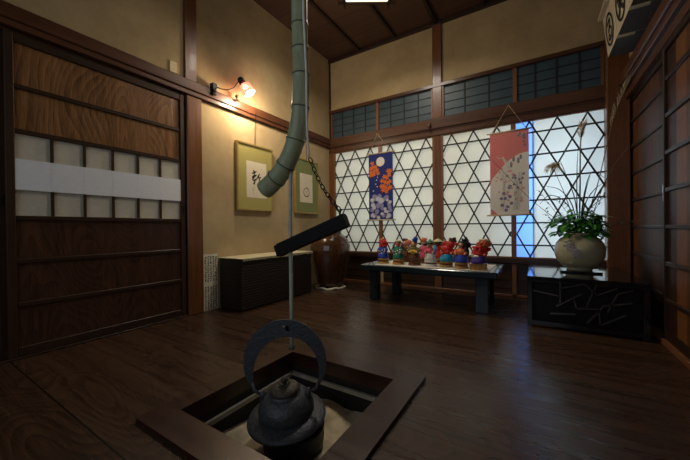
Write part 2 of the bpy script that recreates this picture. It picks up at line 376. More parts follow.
# ------------------------------------------------------------------ lattice windows
def clip(x0, z0, x1, z1, X0, X1, Z0, Z1):
    t0, t1 = 0, 1; dx, dz = x1-x0, z1-z0
    for p, q in ((-dx, x0-X0), (dx, X1-x0), (-dz, z0-Z0), (dz, Z1-z0)):
        if abs(p) < 1e-9:
            if q < 0: return None
            continue
        r = q/p
        if p < 0: t0 = max(t0, r)
        else: t1 = min(t1, r)
    if t1-t0 < .02: return None
    return x0+dx*t0, z0+dz*t0, x0+dx*t1, z0+dz*t1
def lattice_window(k, X0, X1, cx, blue=False):
    Z0, Z1 = .388, 1.728
    fr = MB()
    sw = .022
    fr.box((X0, 3.447, Z0), (X0+sw, 3.475, Z1)).box((X1-sw, 3.447, Z0), (X1, 3.475, Z1)).box((X0, 3.449, Z0), (X1, 3.475, Z0+.012)).box((X0, 3.449, Z1-.008), (X1, 3.475, Z1))
    root = struct('window_%d' % k, fr, M['stile'], 'window screen with star lattice over white paper', 'window')
    la = MB(); h = .2186; top = 1.7183; a = .1115; w = .0142
    for i in range(6):
        z = top-h/2-i*h; la.box((X0+sw, 3.459, z-w/2), (X1-sw, 3.469, z+w/2))
    for sgn in (-1, 1):
        for j in range(-14, 15):
            xs = cx+2*a*j
            g = clip(xs, top, xs+sgn*a*(top-.3)/h, .3, X0+sw, X1-sw, Z0+.01, Z1-.006)
            if g: la.bar((g[0], 3.460 if sgn < 0 else 3.466, g[1]), (g[2], 3.460 if sgn < 0 else 3.466, g[3]), w, .007)
    la.build('star_lattice', M['lattice'], root)
    xs = X0+.155 if blue else X0
    B((xs+.004, 3.482, Z0), (X1-.004, 3.484, Z1)).build('paper_pane', M['paper'], root)
    if blue: tag(B((X0+.004, 3.488, Z0), (xs+.02, 3.491, Z1)).build('frosted_pane', M['skypane'], root), 'narrow frosted pane with sky light put into its blue colour')
    return root
lattice_window(1, -2.335, -1.635, -2.0)
lattice_window(2, -1.635, -.960, -1.28)
lattice_window(3, -.888, -.18, -.55)
lattice_window(4, -.18, .555, .18, True)
# transom windows
def transom(k, X0, X1, cols):
    Z0, Z1 = 1.918, 2.27
    root = struct('window_%d' % k, MB().box((X0, 3.455, Z0), (X0+.018, 3.48, Z1)).box((X1-.018, 3.455, Z0), (X1, 3.48, Z1)), M['stile'], 'dark transom window above the head beam', 'window')
    B((X0+.018, 3.474, Z0), (X1-.018, 3.478, Z1)).build('glass_pane', M['transom'], root)
    mm = MB()
    for i in range(1, cols): x = X0+(X1-X0)*i/cols; mm.box((x-.006, 3.466, Z0), (x+.006, 3.475, Z1))
    for i in range(1, 4): z = Z0+(Z1-Z0)*i/4; mm.box((X0+.018, 3.469, z-.004), (X1-.018, 3.475, z+.004))
    mm.build('muntins', M['muntin'], root)
transom(5, -2.37, -1.67, 4); transom(6, -1.67, -.975, 4); transom(7, -.872, -.165, 3); transom(8, -.165, .515, 4)

# ------------------------------------------------------------------ left sliding doors
def left_door(k, Y0, Y1, X, label):
    fr = MB()
    t = .03
    fr.box((X-t, Y0, .012), (X, Y0+.035, 1.785), .003).box((X-t, Y1-.035, .012), (X, Y1, 1.785), .003)
    root = struct('door_%d' % k, fr, M['dframe'], label, 'door')
    rl = MB(); rl.box((X-t, Y0+.035, 1.735), (X-.002, Y1-.035, 1.785), .003).box((X-t, Y0+.035, .012), (X-.002, Y1-.035, .065), .003)
    zs = [1.497, 1.252, .775, .535, .297]
    for z in zs: rl.box((X-t, Y0+.035, z-.013), (X-.004, Y1-.035, z+.013), .003)
    rl.build('rails', M['dframey'], root)
    edges = [.065]+sorted(zs)+[1.735]
    for a, b in zip(edges[:-1], edges[1:]):
        if abs(a-.775) < .01: continue
        B((X-.022, Y0+.03, a), (X-.014, Y1-.03, b)).build('panel', M['panel' if a > 1 else 'panelb'], root)
    # the paper lights: 6 columns, two rows and a band between
    a0, a1 = Y0+.035, Y1-.035; cw = (a1-a0)/6
    mu = MB()
    for i in range(1, 6): mu.box((X-.016, a0+cw*i-.007, .788), (X-.007, a0+cw*i+.007, 1.24))
    mu.build('muntins', M['dframe'], root)
    B((X-.022, a0, .788), (X-.018, a1, 1.24)).build('paper_back', M['papercell'], root)
    bd = MB()
    bd.box((X-.0065, a0-.003, .930), (X-.004, a1+.002, 1.100))
    for i in range(1, 6): bd.box((X-.0045, a0+cw*i-.005, .931), (X-.0035, a0+cw*i+.005, 1.099))
    bd.build('paper_band', M['paperband'], root)
    h = MB().disc((X+.0005, Y1-.017, .87), .008, (1, 0, 0), 16, .003, .035); h.build('finger_pull', M['ironblk'], root)
left_door(1, .418, 1.40, -2.392, 'brown sliding door with white paper lights beside the post')
left_door(2, -.56, .43, -2.432, 'sliding door at the left edge, half behind its neighbour')

# ------------------------------------------------------------------ right doors
def right_door(k, Y0, Y1, X, label):
    fr = MB().box((X, Y0, .035), (X+.03, Y0+.03, 1.76), .003).box((X, Y1-.03, .035), (X+.03, Y1, 1.76), .003)
    root = struct('door_%d' % k, fr, M['dframe'], label, 'door')
    rl = MB(); rl.box((X+.002, Y0+.03, 1.71), (X+.03, Y1-.03, 1.76)).box((X+.002, Y0+.03, .035), (X+.03, Y1-.03, .085))
    for i in range(7): z = 1.552-i*.2155; rl.box((X+.003, Y0+.03, z-.012), (X+.03, Y1-.03, z+.012), .003)
    rl.build('rails', M['dframey'], root)
    B((X+.016, Y0+.02, .05), (X+.024, Y1-.02, 1.75)).build('panel', M['panel2'], root)
    return root
right_door(3, 2.48, 3.47, .668, 'brown panelled wooden door behind the black cabinet')
r4 = right_door(4, 1.60, 2.53, .640, 'brown panelled wooden door at the right edge')
B((.637, 2.503, .84), (.6405, 2.513, .94)).build('door_handle', M['chrome'], r4)
right_door(5, .70, 1.62, .668, 'next wooden door along the right wall outside the view')

# ------------------------------------------------------------------ sunken hearth
IX0, IX1, IY0, IY1 = -1.145, -.545, .640, 1.270
he = thing('sunken_hearth', 'square sunken hearth with reddish lacquered wooden frame in the plank floor', 'hearth', (0, 0, 0))
ZF = .018
o, i_ = [(HX0, HY0), (HX1, HY0), (HX1, HY1), (HX0, HY1)], [(IX0, IY0), (IX1, IY0), (IX1, IY1), (IX0, IY1)]
for k in range(4):
    a, b, c, d = o[k], o[(k+1) % 4], i_[(k+1) % 4], i_[k]
    q = [a, b, c, d]
    mb = MB(); mb.add([(x, y, ZF) for x, y in q]+[(x, y, -.05) for x, y in q], [(0, 1, 2, 3), (7, 6, 5, 4), (0, 4, 5, 1), (1, 5, 6, 2), (2, 6, 7, 3), (3, 7, 4, 0)])
    mb.build('frame_board', M['hframe'], he)
mb = MB()
g = .012
mb.box((IX0-g, IY0-g, -.36), (IX0, IY1+g, -.05)).box((IX1, IY0-g, -.36), (IX1+g, IY1+g, -.05)).box((IX0, IY0-g, -.36), (IX1, IY0, -.05)).box((IX0, IY1, -.36), (IX1, IY1+g, -.05)).box((IX0, IY0, -.37), (IX1, IY1, -.36))
mb.build('pit_wall', M['pit'], he)
L = .014; ZL = -.085
mb = MB().box((IX0, IY0, ZL-.02), (IX0+L, IY1, ZL)).box((IX1-L, IY0, ZL-.02), (IX1, IY1, ZL)).box((IX0+L, IY0, ZL-.02), (IX1-L, IY0+L, ZL)).box((IX0+L, IY1-L, ZL-.02), (IX1-L, IY1, ZL))
mb.build('metal_rim', M['ledge'], he)
# ash bed with gentle heaps
mb = MB(); N_ = 30; vs = []
for i in range(N_+1):
    for j in range(N_+1):
        x = IX0+.002+(IX1-IX0-.004)*i/N_; y = IY0+.002+(IY1-IY0-.004)*j/N_
        z = -.185+.014*math.sin(x*13+1)*math.cos(y*11)+.008*math.sin(x*31+y*23)+rnd.uniform(-.002, .002)
        vs.append((x, y, z))
fs = [(i*(N_+1)+j, (i+1)*(N_+1)+j, (i+1)*(N_+1)+j+1, i*(N_+1)+j+1) for i in range(N_) for j in range(N_)]
mb.add(vs, fs, True)
tag(mb.build('ash_bed', M['ash']), 'pale ash and sand bed filling the sunken hearth', 'ash', kind='stuff')

# kettle stand
KX, KY = -.873, .93
st = thing('iron_fire_pot', 'squat black iron fire pot standing in the ash under the kettle', 'fire pot', (KX+.035, KY, -.2))
MB().lathe([(.001, -.0), (.10, 0), (.118, .02), (.124, .06), (.122, .100), (.126, .106), (.118, .110), (.110, .106), (.108, .06), (.001, .05)], n=40).build('pot_body', M['ironblk'], st)
for k in range(3):
    a = 2*PI*k/3+.5; MB().box((.098*math.cos(a)-.008, .098*math.sin(a)-.008, .095), (.098*math.cos(a)+.008, .098*math.sin(a)+.008, .120), .003).build('support_lug', M['ironblk'], st)

# kettle
ke = thing('iron_kettle', 'black cast iron kettle with wide brim and crescent handle hanging over the hearth', 'kettle', (KX, KY, -.062))
tilt = Matrix.Rotation(math.radians(-3), 3, Vector((-sy, cy, 0))) @ Matrix.Rotation(math.radians(6), 3, Vector((cy, sy, 0)))
body = [(.001, -.035), (.05, -.034), (.085, -.022), (.104, -.004), (.112, .02), (.112, .042), (.104, .064), (.086, .084), (.066, .094), (.060, .098), (.058, .104), (.052, .104), (.050, .094)]
MB().lathe(body, n=56, mat=tilt).build('kettle_body', M['iron'], ke)
brim = [(.104, .006), (.125, .004), (.150, -.006), (.158, -.010), (.160, -.006), (.158, -.002), (.150, .003), (.126, .013), (.108, .016)]
MB().lathe(brim, n=64, mat=tilt).build('brim', M['iron'], ke)
lid = [(.056, .100), (.060, .104), (.060, .112), (.055, .118), (.040, .127), (.020, .133), (.001, .134)]
ld = MB().lathe(lid, n=40, mat=tilt).build('lid', M['ironlid'], ke)
kn = MB(); kn.lathe([(.004, .130), (.006, .138), (.013, .142), (.015, .150), (.010, .156), (.001, .158)], n=20, mat=tilt)
kn.tube([tilt @ Vector((.022*math.cos(t), .022*math.sin(t), .140)) for t in [2*PI*k/20 for k in range(21)]], .003, 8)
kn.build('knob', M['ironlid'], ld)
# ears
ha = Vector((cy, sy, 0)); hn = Vector((-sy, cy, 0))          # handle lies across the view of the room
EL, ER = -.094, .094
for e in (EL, ER):
    p = tilt @ (ha*e+Vector((0, 0, .082)))
    MB().tube([p+ha*.0+Vector((0, 0, -.02)), p+Vector((0, 0, .022))], [.012, .009], 12).build('ear', M['iron'], ke)
# crescent handle: a flat band, wide at the crown and tapering into the ears
hb = MB(); vs = []; n = 44; T = .007
lean = Vector((0, 0, 1))
for k in range(n+1):
    t = k/n; a = math.radians(216-250*t)
    ro = .172; cz = .212
    wd = .010+.062*math.sin(PI*t**.85)**.85
    # slightly elliptical, leaning like the photo
    xo, zo = ro*math.cos(a), cz+ro*1.0*math.sin(a)
    ri = ro-wd; xi, zi = ri*math.cos(a), cz+ri*math.sin(a)
    if t < .06 or t > .94: pass
    for (x, z) in ((xo, zo), (xi, zi)):
        for sgn in (-1, 1):
            vs.append(ha*(x-.008)+hn*(T/2*sgn+(z-.1)*.06)+Vector((0, 0, z)))
fs = []
for k in range(n):
    a = k*4; b = a+4
    fs += [(a, b, b+2, a+2), (a+1, a+3, b+3, b+1), (a, a+1, b+1, b), (a+2, b+2, b+3, a+3)]
fs += [(0, 2, 3, 1), (n*4, n*4+1, n*4+3, n*4+2)]
hb.add(vs, fs)
hd = hb.build('handle', M['iron'], ke)
MB().ball(ha*-.008-hn*.003+Vector((0, 0, .360)), .007, 10, 8).build('rivet', M['chrome'], ke)
for sgn, e in ((-1, EL), (1, ER)):
    p0 = ha*(.167*math.cos(math.radians(216 if sgn < 0 else -34))-.008)+Vector((0, 0, .212+.167*math.sin(math.radians(216 if sgn < 0 else -34))))
    p1 = tilt @ (ha*e+Vector((0, 0, .088)))
    MB().tube([p0+Vector((0, 0, .012)), (p0+p1)/2+ha*sgn*.012, p1], .006, 10).build('handle_joint', M['iron'], ke)

# hanging rod with its hook
RX, RY = -.872, .962
hr = thing('hanging_rod', 'thin pale rod hanging from the bamboo down to the kettle', 'rod', (RX, RY, .20))
MB().tube([(0, 0, .0), (.0005, 0, .3), (-.001, 0, .5), (.004, 0, .72), (.02, 0, .83), (.045, 0, .95)], [.0085, .0085, .008, .008, .008, .008], 14).build('rod', M['rod'], hr)
MB().tube([(0, 0, .016), (0, 0, -.006)], .0115, 14).build('rod_cap', M['node'], hr)
MB().tube(spline([(0, 0, .07), (0, -.012, .075), (0, -.028, .082), (0, -.034, .098)]), .004, 8).build('hook', M['ironblk'], hr)
# bamboo
bp = [(-.797, .95, 3.0), (-.790, .95, 2.5), (-.796, .95, 2.0), (-.801, .95, 1.62), (-.799, .95, 1.45), (-.796, .95, 1.33), (-.800, .95, 1.22), (-.812, .95, 1.12), (-.842, .95, 1.03), (-.895, .95, .955), (-.955, .95, .905), (-1.012, .95, .872)]
P_ = spline(bp, 10); ls = [0]
for a, b in zip(P_[:-1], P_[1:]): ls.append(ls[-1]+(b-a).length)
tot = ls[-1]
knots = [tot-d for d in (.085, .165, .27, .40, .53, .63, .735, .85, .99, 1.17, 1.38, 1.62, 1.88)]
def rad(s):
    r = .0315+.010*max(0, (s-tot+.6)/.6)
    for k in knots:
        d = abs(s-k)
        if d < .012: r += .0025*(1-d/.012)
    return r
fine = []; fr_ = []
s = 0; i = 0
while s < tot:
    while i < len(ls)-2 and ls[i+1] < s: i += 1
    t = (s-ls[i])/(ls[i+1]-ls[i]); fine.append(P_[i].lerp(P_[i+1], t)); fr_.append(rad(s)); s += .006
fine.append(P_[-1]); fr_.append(fr_[-1]*.85)
bb = thing('bamboo_hanger', 'thick green-grey bamboo hanging from the ceiling and curving at its end', 'bamboo', (0, 0, 0))
MB().tube(fine, fr_, 24).build('culm', M['bamboo'], bb)
for k in knots:
    i = min(range(len(ls)), key=lambda q: abs(ls[q]-k)); p = P_[i]; t = (P_[min(i+1, len(P_)-1)]-P_[i-1]).normalized()
    MB().tube([p-t*.0025, p+t*.0025], rad(k)+.0012, 24).build('node_ring', M['node'], bb)
# hollow mouth
t = (P_[-1]-P_[-3]).normalized()
MB().tube([P_[-1]-t*.001, P_[-1]+t*.002], .024, 20).build('mouth', M['node'], bb)
cd = MB().tube(spline([(-.760, .93, 3.0), (-.758, .93, 2.2), (-.764, .93, 1.62), (-.759, .93, 1.45), (-.753, .93, 1.30), (-.757, .935, 1.2), (-.764, .945, 1.10), (-.768, .96, .985)]), .0042, 8)
tag(cd.build('cord', M['cord'], bb), 'thin white cord along the bamboo')
# lever bar
lb = thing('lever_bar', 'slanted black wooden bar threaded on the rod above the hearth', 'bar', (RX, .955, .635))
ang = math.radians(22)
d = Vector((math.cos(ang), 0, math.sin(ang)))
a0, a1 = Vector((-.055, -.012, -.030)), Vector((.258, .040, .095))
MB().bar(a0, a1, .047, .040, n=(0, 1, 0)).build('bar', M['bar'], lb)
dd = (a1-a0).normalized()
MB().bar(a0+dd*.006+Vector((-.004, 0, .026)), a1-dd*.006+Vector((-.004, 0, .026)), .006, .030).build('top_groove', M['ironblk'], lb)
MB().tube(spline([a1-dd*.03+Vector((0, 0, .024)), a1-dd*.03+Vector((0, 0, .045)), a1-dd*.022+Vector((0, 0, .052))]), .004, 8).build('eyelet', M['ironblk'], lb)
# chain
ch = MB(); A = Vector((-.768, .965, .985)); Bp = Vector((RX, .955, .635))+a1-dd*.03+Vector((0, 0, .05))
nl = 13
for k in range(nl):
    t = (k+.5)/nl; c = A.lerp(Bp, t)+Vector((-.010*math.sin(PI*t), 0, -.012*math.sin(PI*t))); tt = (Bp-A).normalized()
    n1 = Vector((0, 1, 0)) if k % 2 else tt.cross(Vector((0, 1, 0))).normalized()
    n1 = (n1+Vector((.2, .3, .2))*(.4)).normalized(); n1 = (n1-tt*n1.dot(tt)).normalized()
    hl = (Bp-A).length/nl*.66
    ch.tube([c+tt*hl*math.cos(a)+n1*.0072*math.sin(a) for a in [2*PI*q/14 for q in range(15)]], .0022, 6, cap=False)
tag(ch.build('iron_chain', M['ironblk']), 'iron chain from the bamboo down to the slanted black bar', 'chain')

# ------------------------------------------------------------------ chest with cloth, newsprint
bc = thing('low_chest', 'long low dark slatted chest below the framed calligraphy', 'chest', (-2.23, 2.14, 0))
cx0, cx1, yy0, yy1, hz = -2.395+2.23, -2.09+2.23, 1.71-2.14, 2.635-2.14, .445
B((cx0, yy0, .01), (cx1-.008, yy1, hz-.012)).build('carcass', M['chestd'], bc)
mb = MB()
k = 0
z = .012
while z < hz-.02:
    mb.box((cx1-.010, yy0-.002, z), (cx1, yy1, z+.020), .002); mb.box((cx0+.01, yy0-.008, z), (cx1, yy0, z+.020), .002); z += .0235
mb.build('slats', M['chestd'], bc)
B((cx0, yy0-.01, hz-.012), (cx1+.004, yy1+.004, hz), .003).build('chest_top', M['chestd'], bc)
mb = MB(); mb.box((-2.396, 1.70, .4455), (-2.075, 2.645, .453), .002)
for k in range(78):
    y = 1.705+k*.012; mb.box((-2.079, y, .4455-rnd.uniform(.010, .020)), (-2.074, y+.007, .449))
tag(mb.build('chest_cloth', M['cloth']), 'cream woven cloth with fringe laid on the dark low chest', 'cloth')
mb = MB(); mb.box((-2.3995, 1.553, .003), (-2.3975, 1.690, .488))
mb.cur = 1
for c in range(5):
    y = 1.563+c*.025; z = .47
    while z > .025:
        if not (.225 < z < .262):
            for q in range(4):
                ax, az = rnd.uniform(0, .010), rnd.uniform(0, .012)
                if rnd.random() < .5: mb.box((-2.3978, y+ax, z-az), (-2.3970, y+ax+.010, z-az-.0045))
                else: mb.box((-2.3978, y+ax, z-az), (-2.3970, y+ax+.0045, z-az-.010))
        z -= .0185
tag(mb.build('printed_sheet', [M['news'], M['ink']]), 'pale sheet printed with columns of small characters, on the wall at the chest end', 'paper sheet')

# ------------------------------------------------------------------ jar
jr = thing('storage_jar', 'big glossy brown glazed jar between the low chest and the lattice windows', 'jar', (-2.065, 2.965, 0))
prof = [(.001, .012), (.130, .012), (.140, .03), (.165, .10), (.200, .20), (.228, .32), (.240, .42), (.236, .50), (.212, .57), (.170, .615), (.140, .635), (.132, .655), (.138, .675), (.152, .685), (.154, .695), (.146, .70), (.130, .69), (.125, .66), (.12, .60)]
MB().lathe(prof, n=64).build('jar_body', M['jarb'], jr)
for k in range(4):
    a = PI/4+k*PI/2; c = Vector((.192*math.cos(a), .192*math.sin(a), .592)); u = Vector((-math.sin(a), math.cos(a), 0))
    MB().tube([c+u*.03+Vector((0, 0, -.004)), c+u*.018+Vector((math.cos(a), math.sin(a), 1))*.016, c-u*.018+Vector((math.cos(a), math.sin(a), 1))*.016, c-u*.03+Vector((0, 0, -.004))], .008, 8).build('lug', M['jarb'], jr)
mb = MB()
pts = [(-2.065+(.165+.012*math.sin(a*5))*math.cos(a), 2.965+(.165+.012*math.sin(a*5+1))*math.sin(a), .012+.005*math.sin(a*7)) for a in [2*PI*k/60 for k in range(61)]]
mb.tube(pts, .014, 10)
tag(mb.build('jar_cloth_ring', M['foot']), 'pale twisted cloth ring around the foot of the brown jar', 'cloth ring')

# ------------------------------------------------------------------ low table
TX0, TX1, TY0, TY1, TZ = -1.435, -.245, 2.56, 3.20, .35
tb = thing('low_table', 'long low dark lacquered table in front of the lattice windows', 'table', ((TX0+TX1)/2, (TY0+TY1)/2, 0))
ox, oy = (TX0+TX1)/2, (TY0+TY1)/2
hx, hy = (TX1-TX0)/2, (TY1-TY0)/2
B((-hx, -hy, TZ-.050), (hx, hy, TZ), .006).build('tabletop', M['lackt'], tb)
for sx_ in (-1, 1):
    for sy_ in (-1, 1):
        lx = sx_*(hx-(.125 if sx_ > 0 else (.09 if sy_ < 0 else .17))); hw = .05 if sx_ > 0 else .042
        B((lx-hw, sy_*(hy-.14)-.04, 0), (lx+hw, sy_*(hy-.14)+.04, TZ-.048), .005).build('leg', M['lackt'], tb)
mb = MB().box((-hx+.10, -hy+.12, TZ-.075), (hx-.10, -hy+.14, TZ-.050)).box((-hx+.10, hy-.14, TZ-.075), (hx-.10, hy-.12, TZ-.050)).box((-hx+.07, -hy+.14, TZ-.075), (-hx+.09, hy-.14, TZ-.050)).box((hx-.09, -hy+.14, TZ-.075), (hx-.07, hy-.14, TZ-.050))
mb.build('apron', M['lackt'], tb)
tag(B((TX0+.14, TY0+.03, TZ), (TX1-.06, TY1-.14, TZ+.004)).build('table_runner', M['runner']), 'cream cloth spread on the low table under the dolls', 'table runner')
TT = TZ+.004

# ------------------------------------------------------------------ festival dolls
def pm(name, c, rough=.55, coat=.1): return plain(name, S(*c), rough, coat=coat, var=.42, vs=75)
D = dict(red=pm('doll_red', (204, 40, 30)), orange=pm('doll_orange', (226, 110, 60)), blue=pm('doll_blue', (36, 70, 178)), teal=pm('doll_teal', (20, 116, 92)), yellow=pm('doll_yellow', (220, 172, 30)),
         olive=pm('doll_olive', (88, 92, 52)), pink=pm('doll_pink', (214, 84, 110)), black=pm('doll_black', (26, 24, 28)), cyan=pm('doll_cyan', (28, 150, 190)), brown=pm('doll_brown', (100, 58, 34)),
         gold=pm('doll_gold', (176, 128, 60), .35), white=pm('doll_white', (232, 226, 214)), purple=pm('doll_purple', (70, 50, 140)), cream=pm('doll_cream', (226, 204, 160)), skin=pm('doll_skin', (224, 170, 130)), green=pm('doll_green', (60, 130, 80)), salmon=pm('doll_salmon', (226, 120, 100)))
def doll(name, label, X, Y, base, robe, sash, head, extra, hh=.25, lean=0, wr=.052, square=False, facing=0, hat=None, dots=None, face=None):
    root = thing(name, label, 'doll', (X, Y, TT), 'painted dolls on the low table', facing)
    if square:
        B((-.062, -.042, 0), (.062, .042, .055), .004).build('plinth', D[base], root)
        B((-.066, -.046, .046), (.066, .046, .056), .003).build('plinth_rim', D['gold'], root)
    else:
        MB().lathe([(.001, 0), (.056, 0), (.060, .006), (.058, .014), (.052, .020), (.052, .036), (.057, .042), (.056, .050), (.001, .052)], n=8).build('plinth', D[base], root)
        MB().lathe([(.0525, .022), (.0545, .024), (.0545, .032), (.0525, .034)], n=8).build('plinth_band', D['brown'], root)
    b0 = .052
    # robe: flared skirt narrowing to the waist and shoulders
    k = lean
    def L_(z): return k*(z-b0)
    prof = [(.001, b0), (wr*1.02, b0), (wr*1.0, b0+.02), (wr*.86, b0+.045), (wr*.72, b0+.062)]
    MB().lathe(prof, n=20, mat=Matrix(((1, 0, k), (0, 1, 0), (0, 0, 1))), c=(-k*b0, 0, 0)).build('skirt', D[sash], root)
    z1 = b0+.058; z2 = b0+hh*.46
    mb = MB().lathe([(wr*.74, z1-.003), (wr*.84, z1+.012), (wr*.86, (z1+z2)/2), (wr*.62, z2-.005), (.014, z2+.006), (.001, z2+.008)], n=20, mat=Matrix(((1, 0, k), (0, .85, 0), (0, 0, 1))), c=(-k*b0, 0, 0))
    for s_ in (-1, 1):   # sleeves
        sh = Vector((s_*wr*.62+L_(z2-.012), 0, z2-.012))
        mb.tube([sh, sh+Vector((s_*.012, -.014, -.020)), sh+Vector((s_*.002, -.034, -.032))], [.011, .013, .016], 10)
    tr = mb.build('torso', D[robe], root)
    for s_ in (-1, 1):
        hm = MB(); hm.ball((s_*(wr*.62+.002)+L_(z2-.04), -.043, z2-.044), .0085, 8, 6); hm.build('hand', D['skin'], tr)
    hz_ = z2+.026; hc = Vector((L_(hz_), -.004, hz_))
    hdm = MB().ball(hc, (.026, .025, .029), 16, 12)
    hdm.ball(hc+Vector((0, -.026, -.003)), (.004, .005, .006), 8, 6)
    for s_ in (-1, 1): hdm.ball(hc+Vector((s_*.026, 0, 0)), (.004, .006, .008), 8, 6)
    hd_ = hdm.build('head', D[face or 'skin'], root)
    em = MB()
    for s_ in (-1, 1): em.ball(hc+Vector((s_*.010, -.0225, .004)), (.0042, .003, .003), 8, 6)
    em.ball(hc+Vector((0, -.0232, -.013)), (.007, .003, .002), 8, 6)
    em.build('face_features', D['black'], hd_)
    hr_ = MB().ball(hc+Vector((0, .006, .008)), (.029, .027, .027), 16, 10)
    hr_.build('hair', D[head], hd_)
    if dots:
        for q in range(9):
            a = -2.3+1.5*((q*.37) % 1); z = b0+.012+(z2-.04-b0)*q/8; r = wr*.9 if z < z1 else wr*.84
            MB().ball((r*math.cos(a)+L_(z), r*math.sin(a)*.9, z), (.0075, .0045, .0075), 8, 6).build('robe_spot', D[dots], root)
    for nm, colr, shapes in extra:
        em = MB()
        for sh in shapes:
            if sh[0] == 'ball': em.ball(hc+Vector(sh[1]), sh[2], 12, 8)
            elif sh[0] == 'tube': em.tube([hc+Vector(p) for p in sh[1]], sh[2], 8)
            elif sh[0] == 'cone': em.lathe([(sh[2], 0), (sh[2]*.98, .004), (.001, sh[3])], c=hc+Vector(sh[1]), n=16)
            elif sh[0] == 'shag':
                for q in range(sh[3]):
                    a = rnd.uniform(0, 2*PI); b = rnd.uniform(-1, 1); rr = sh[2]
                    dv = Vector((math.cos(a)*math.sqrt(1-b*b)*rr[0], math.sin(a)*math.sqrt(1-b*b)*rr[1], b*rr[2]))
                    p = hc+Vector(sh[1])+dv*.8
                    em.tube([p, p+dv*.18+Vector((.002, 0, .004)), p+dv*.3+Vector((rnd.uniform(-.006, .006), 0, rnd.uniform(0, .008)))], [.010, .009, .003], 6)
                em.ball(hc+Vector(sh[1]), tuple(v*.85 for v in sh[2]), 12, 8)
        em.build(nm, D[colr], root)
    return root
FY = 2.72
def pxX(px, Y):   # world X at depth Y on the camera ray through column px (design-time helper)
    a = (px-345)/304.04; dx = -sy+cy*a; dy = cy+sy*a
    return dx/dy*Y
doll('painted_doll', 'red-hooded doll in a blue and white robe, leftmost on the table', pxX(383, FY), FY, 'gold', 'blue', 'blue', 'red', [('hood', 'red', [('ball', (0, .004, .006), (.040, .034, .040)), ('ball', (0, .004, -.02), (.044, .034, .024))]), ('hood_crest', 'orange', [('ball', (-.004, .0, .040), (.026, .022, .012)), ('tube', [(0, 0, .04), (-.004, 0, .065)], .004)])], dots='white')
doll('painted_doll', 'doll in a green spotted robe with a cream cap, second from the left', pxX(398, FY), FY, 'gold', 'teal', 'teal', 'brown', [('cap', 'cream', [('ball', (0, .002, .026), (.032, .028, .014))]), ('drum', 'brown', [('ball', (.044, .0, -.03), (.018, .018, .034))]), ('pouch', 'brown', [('ball', (-.044, 0, -.025), (.010, .014, .024))])], dots='white', face='salmon')
doll('painted_doll', 'olive doll with yellow apron, pink fan and blue crest', pxX(414, FY), FY, 'brown', 'olive', 'brown', 'olive', [('fan', 'salmon', [('ball', (-.052, .0, .012), (.032, .010, .030))]), ('crest', 'blue', [('shag', (.012, .0, .040), (.026, .02, .022), 18)]), ('apron', 'yellow', [('ball', (0, -.034, -.066), (.036, .016, .020))]), ('gold_collar', 'gold', [('ball', (.0, -.006, -.034), (.030, .026, .008))])], wr=.056)
doll('painted_doll', 'pink-robed doll with a black fringe and white plinth', pxX(430, FY), FY, 'white', 'pink', 'white', 'black', [('fringe', 'black', [('ball', (0, -.006, .010), (.040, .026, .012)), ('ball', (-.04, 0, .0), (.018, .016, .012))]), ('green_cap', 'green', [('cone', (0, .004, .014), .030, .038)]), ('striped_scarf', 'cyan', [('tube', [(.045, -.01, -.01), (.050, -.02, -.05), (.046, -.02, -.085)], .013)])], wr=.050)
doll('painted_doll', 'big red doll leaning right over a turquoise cloth', pxX(446, FY), FY, 'gold', 'red', 'cyan', 'red', [('red_mantle', 'red', [('ball', (-.018, -.004, -.036), (.052, .034, .036)), ('ball', (.012, .0, .0), (.044, .032, .036)), ('tube', [(-.05, 0, -.02), (-.02, 0, .035)], .014)]), ('brown_headdress', 'brown', [('shag', (.034, .002, .034), (.030, .024, .030), 22)])], lean=.15, wr=.060)
doll('painted_doll', 'doll with a pale face, blue sash and bulky black mane', pxX(461, FY-.03), FY-.03, 'gold', 'orange', 'blue', 'black', [('black_mane', 'black', [('shag', (.030, .008, .004), (.040, .028, .060), 34), ('ball', (.038, .0, -.055), (.028, .026, .045))]), ('red_scarf', 'red', [('ball', (-.034, -.004, .010), (.018, .018, .014))])], wr=.056)
doll('painted_doll', 'shaggy orange-red lion doll on a square plinth, rightmost on the table', pxX(478, FY-.06), FY-.06, 'gold', 'red', 'purple', 'orange', [('red_mane', 'red', [('shag', (.008, .0, -.022), (.064, .040, .046), 46)]), ('orange_mane', 'orange', [('shag', (.030, -.006, .016), (.046, .032, .036), 34)]), ('crest', 'cream', [('tube', [(-.012, -.01, .042), (.03, -.01, .05), (.072, -.01, .040)], .009)]), ('white_cloth', 'white', [('ball', (-.030, -.030, -.084), (.034, .020, .012))])], lean=.12, wr=.062, square=True)
BY = 2.93
doll('painted_doll', 'brown doll half hidden behind the green-robed doll', pxX(405.5, BY), BY, 'brown', 'brown', 'brown', 'black', [('headdress', 'brown', [('shag', (0, 0, .024), (.028, .022, .022), 14)]), ('cream_staff', 'cream', [('tube', [(.03, -.02, -.09), (.038, -.02, .02)], .005)])])
doll('painted_doll', 'pink and black doll with an orange crest in the back row', pxX(424, BY), BY, 'brown', 'pink', 'pink', 'black', [('crest', 'orange', [('shag', (0, 0, .028), (.030, .022, .022), 18)]), ('side_tuft', 'black', [('ball', (-.036, 0, -.006), (.016, .014, .014))]), ('side_tuft', 'black', [('ball', (.034, 0, -.006), (.016, .014, .014))])])
doll('painted_doll', 'red-robed doll under a cream straw hat in the back row', pxX(438, BY), BY, 'gold', 'red', 'red', 'black', [('straw_hat', 'cream', [('cone', (0, 0, .018), .050, .030)])], face='brown')

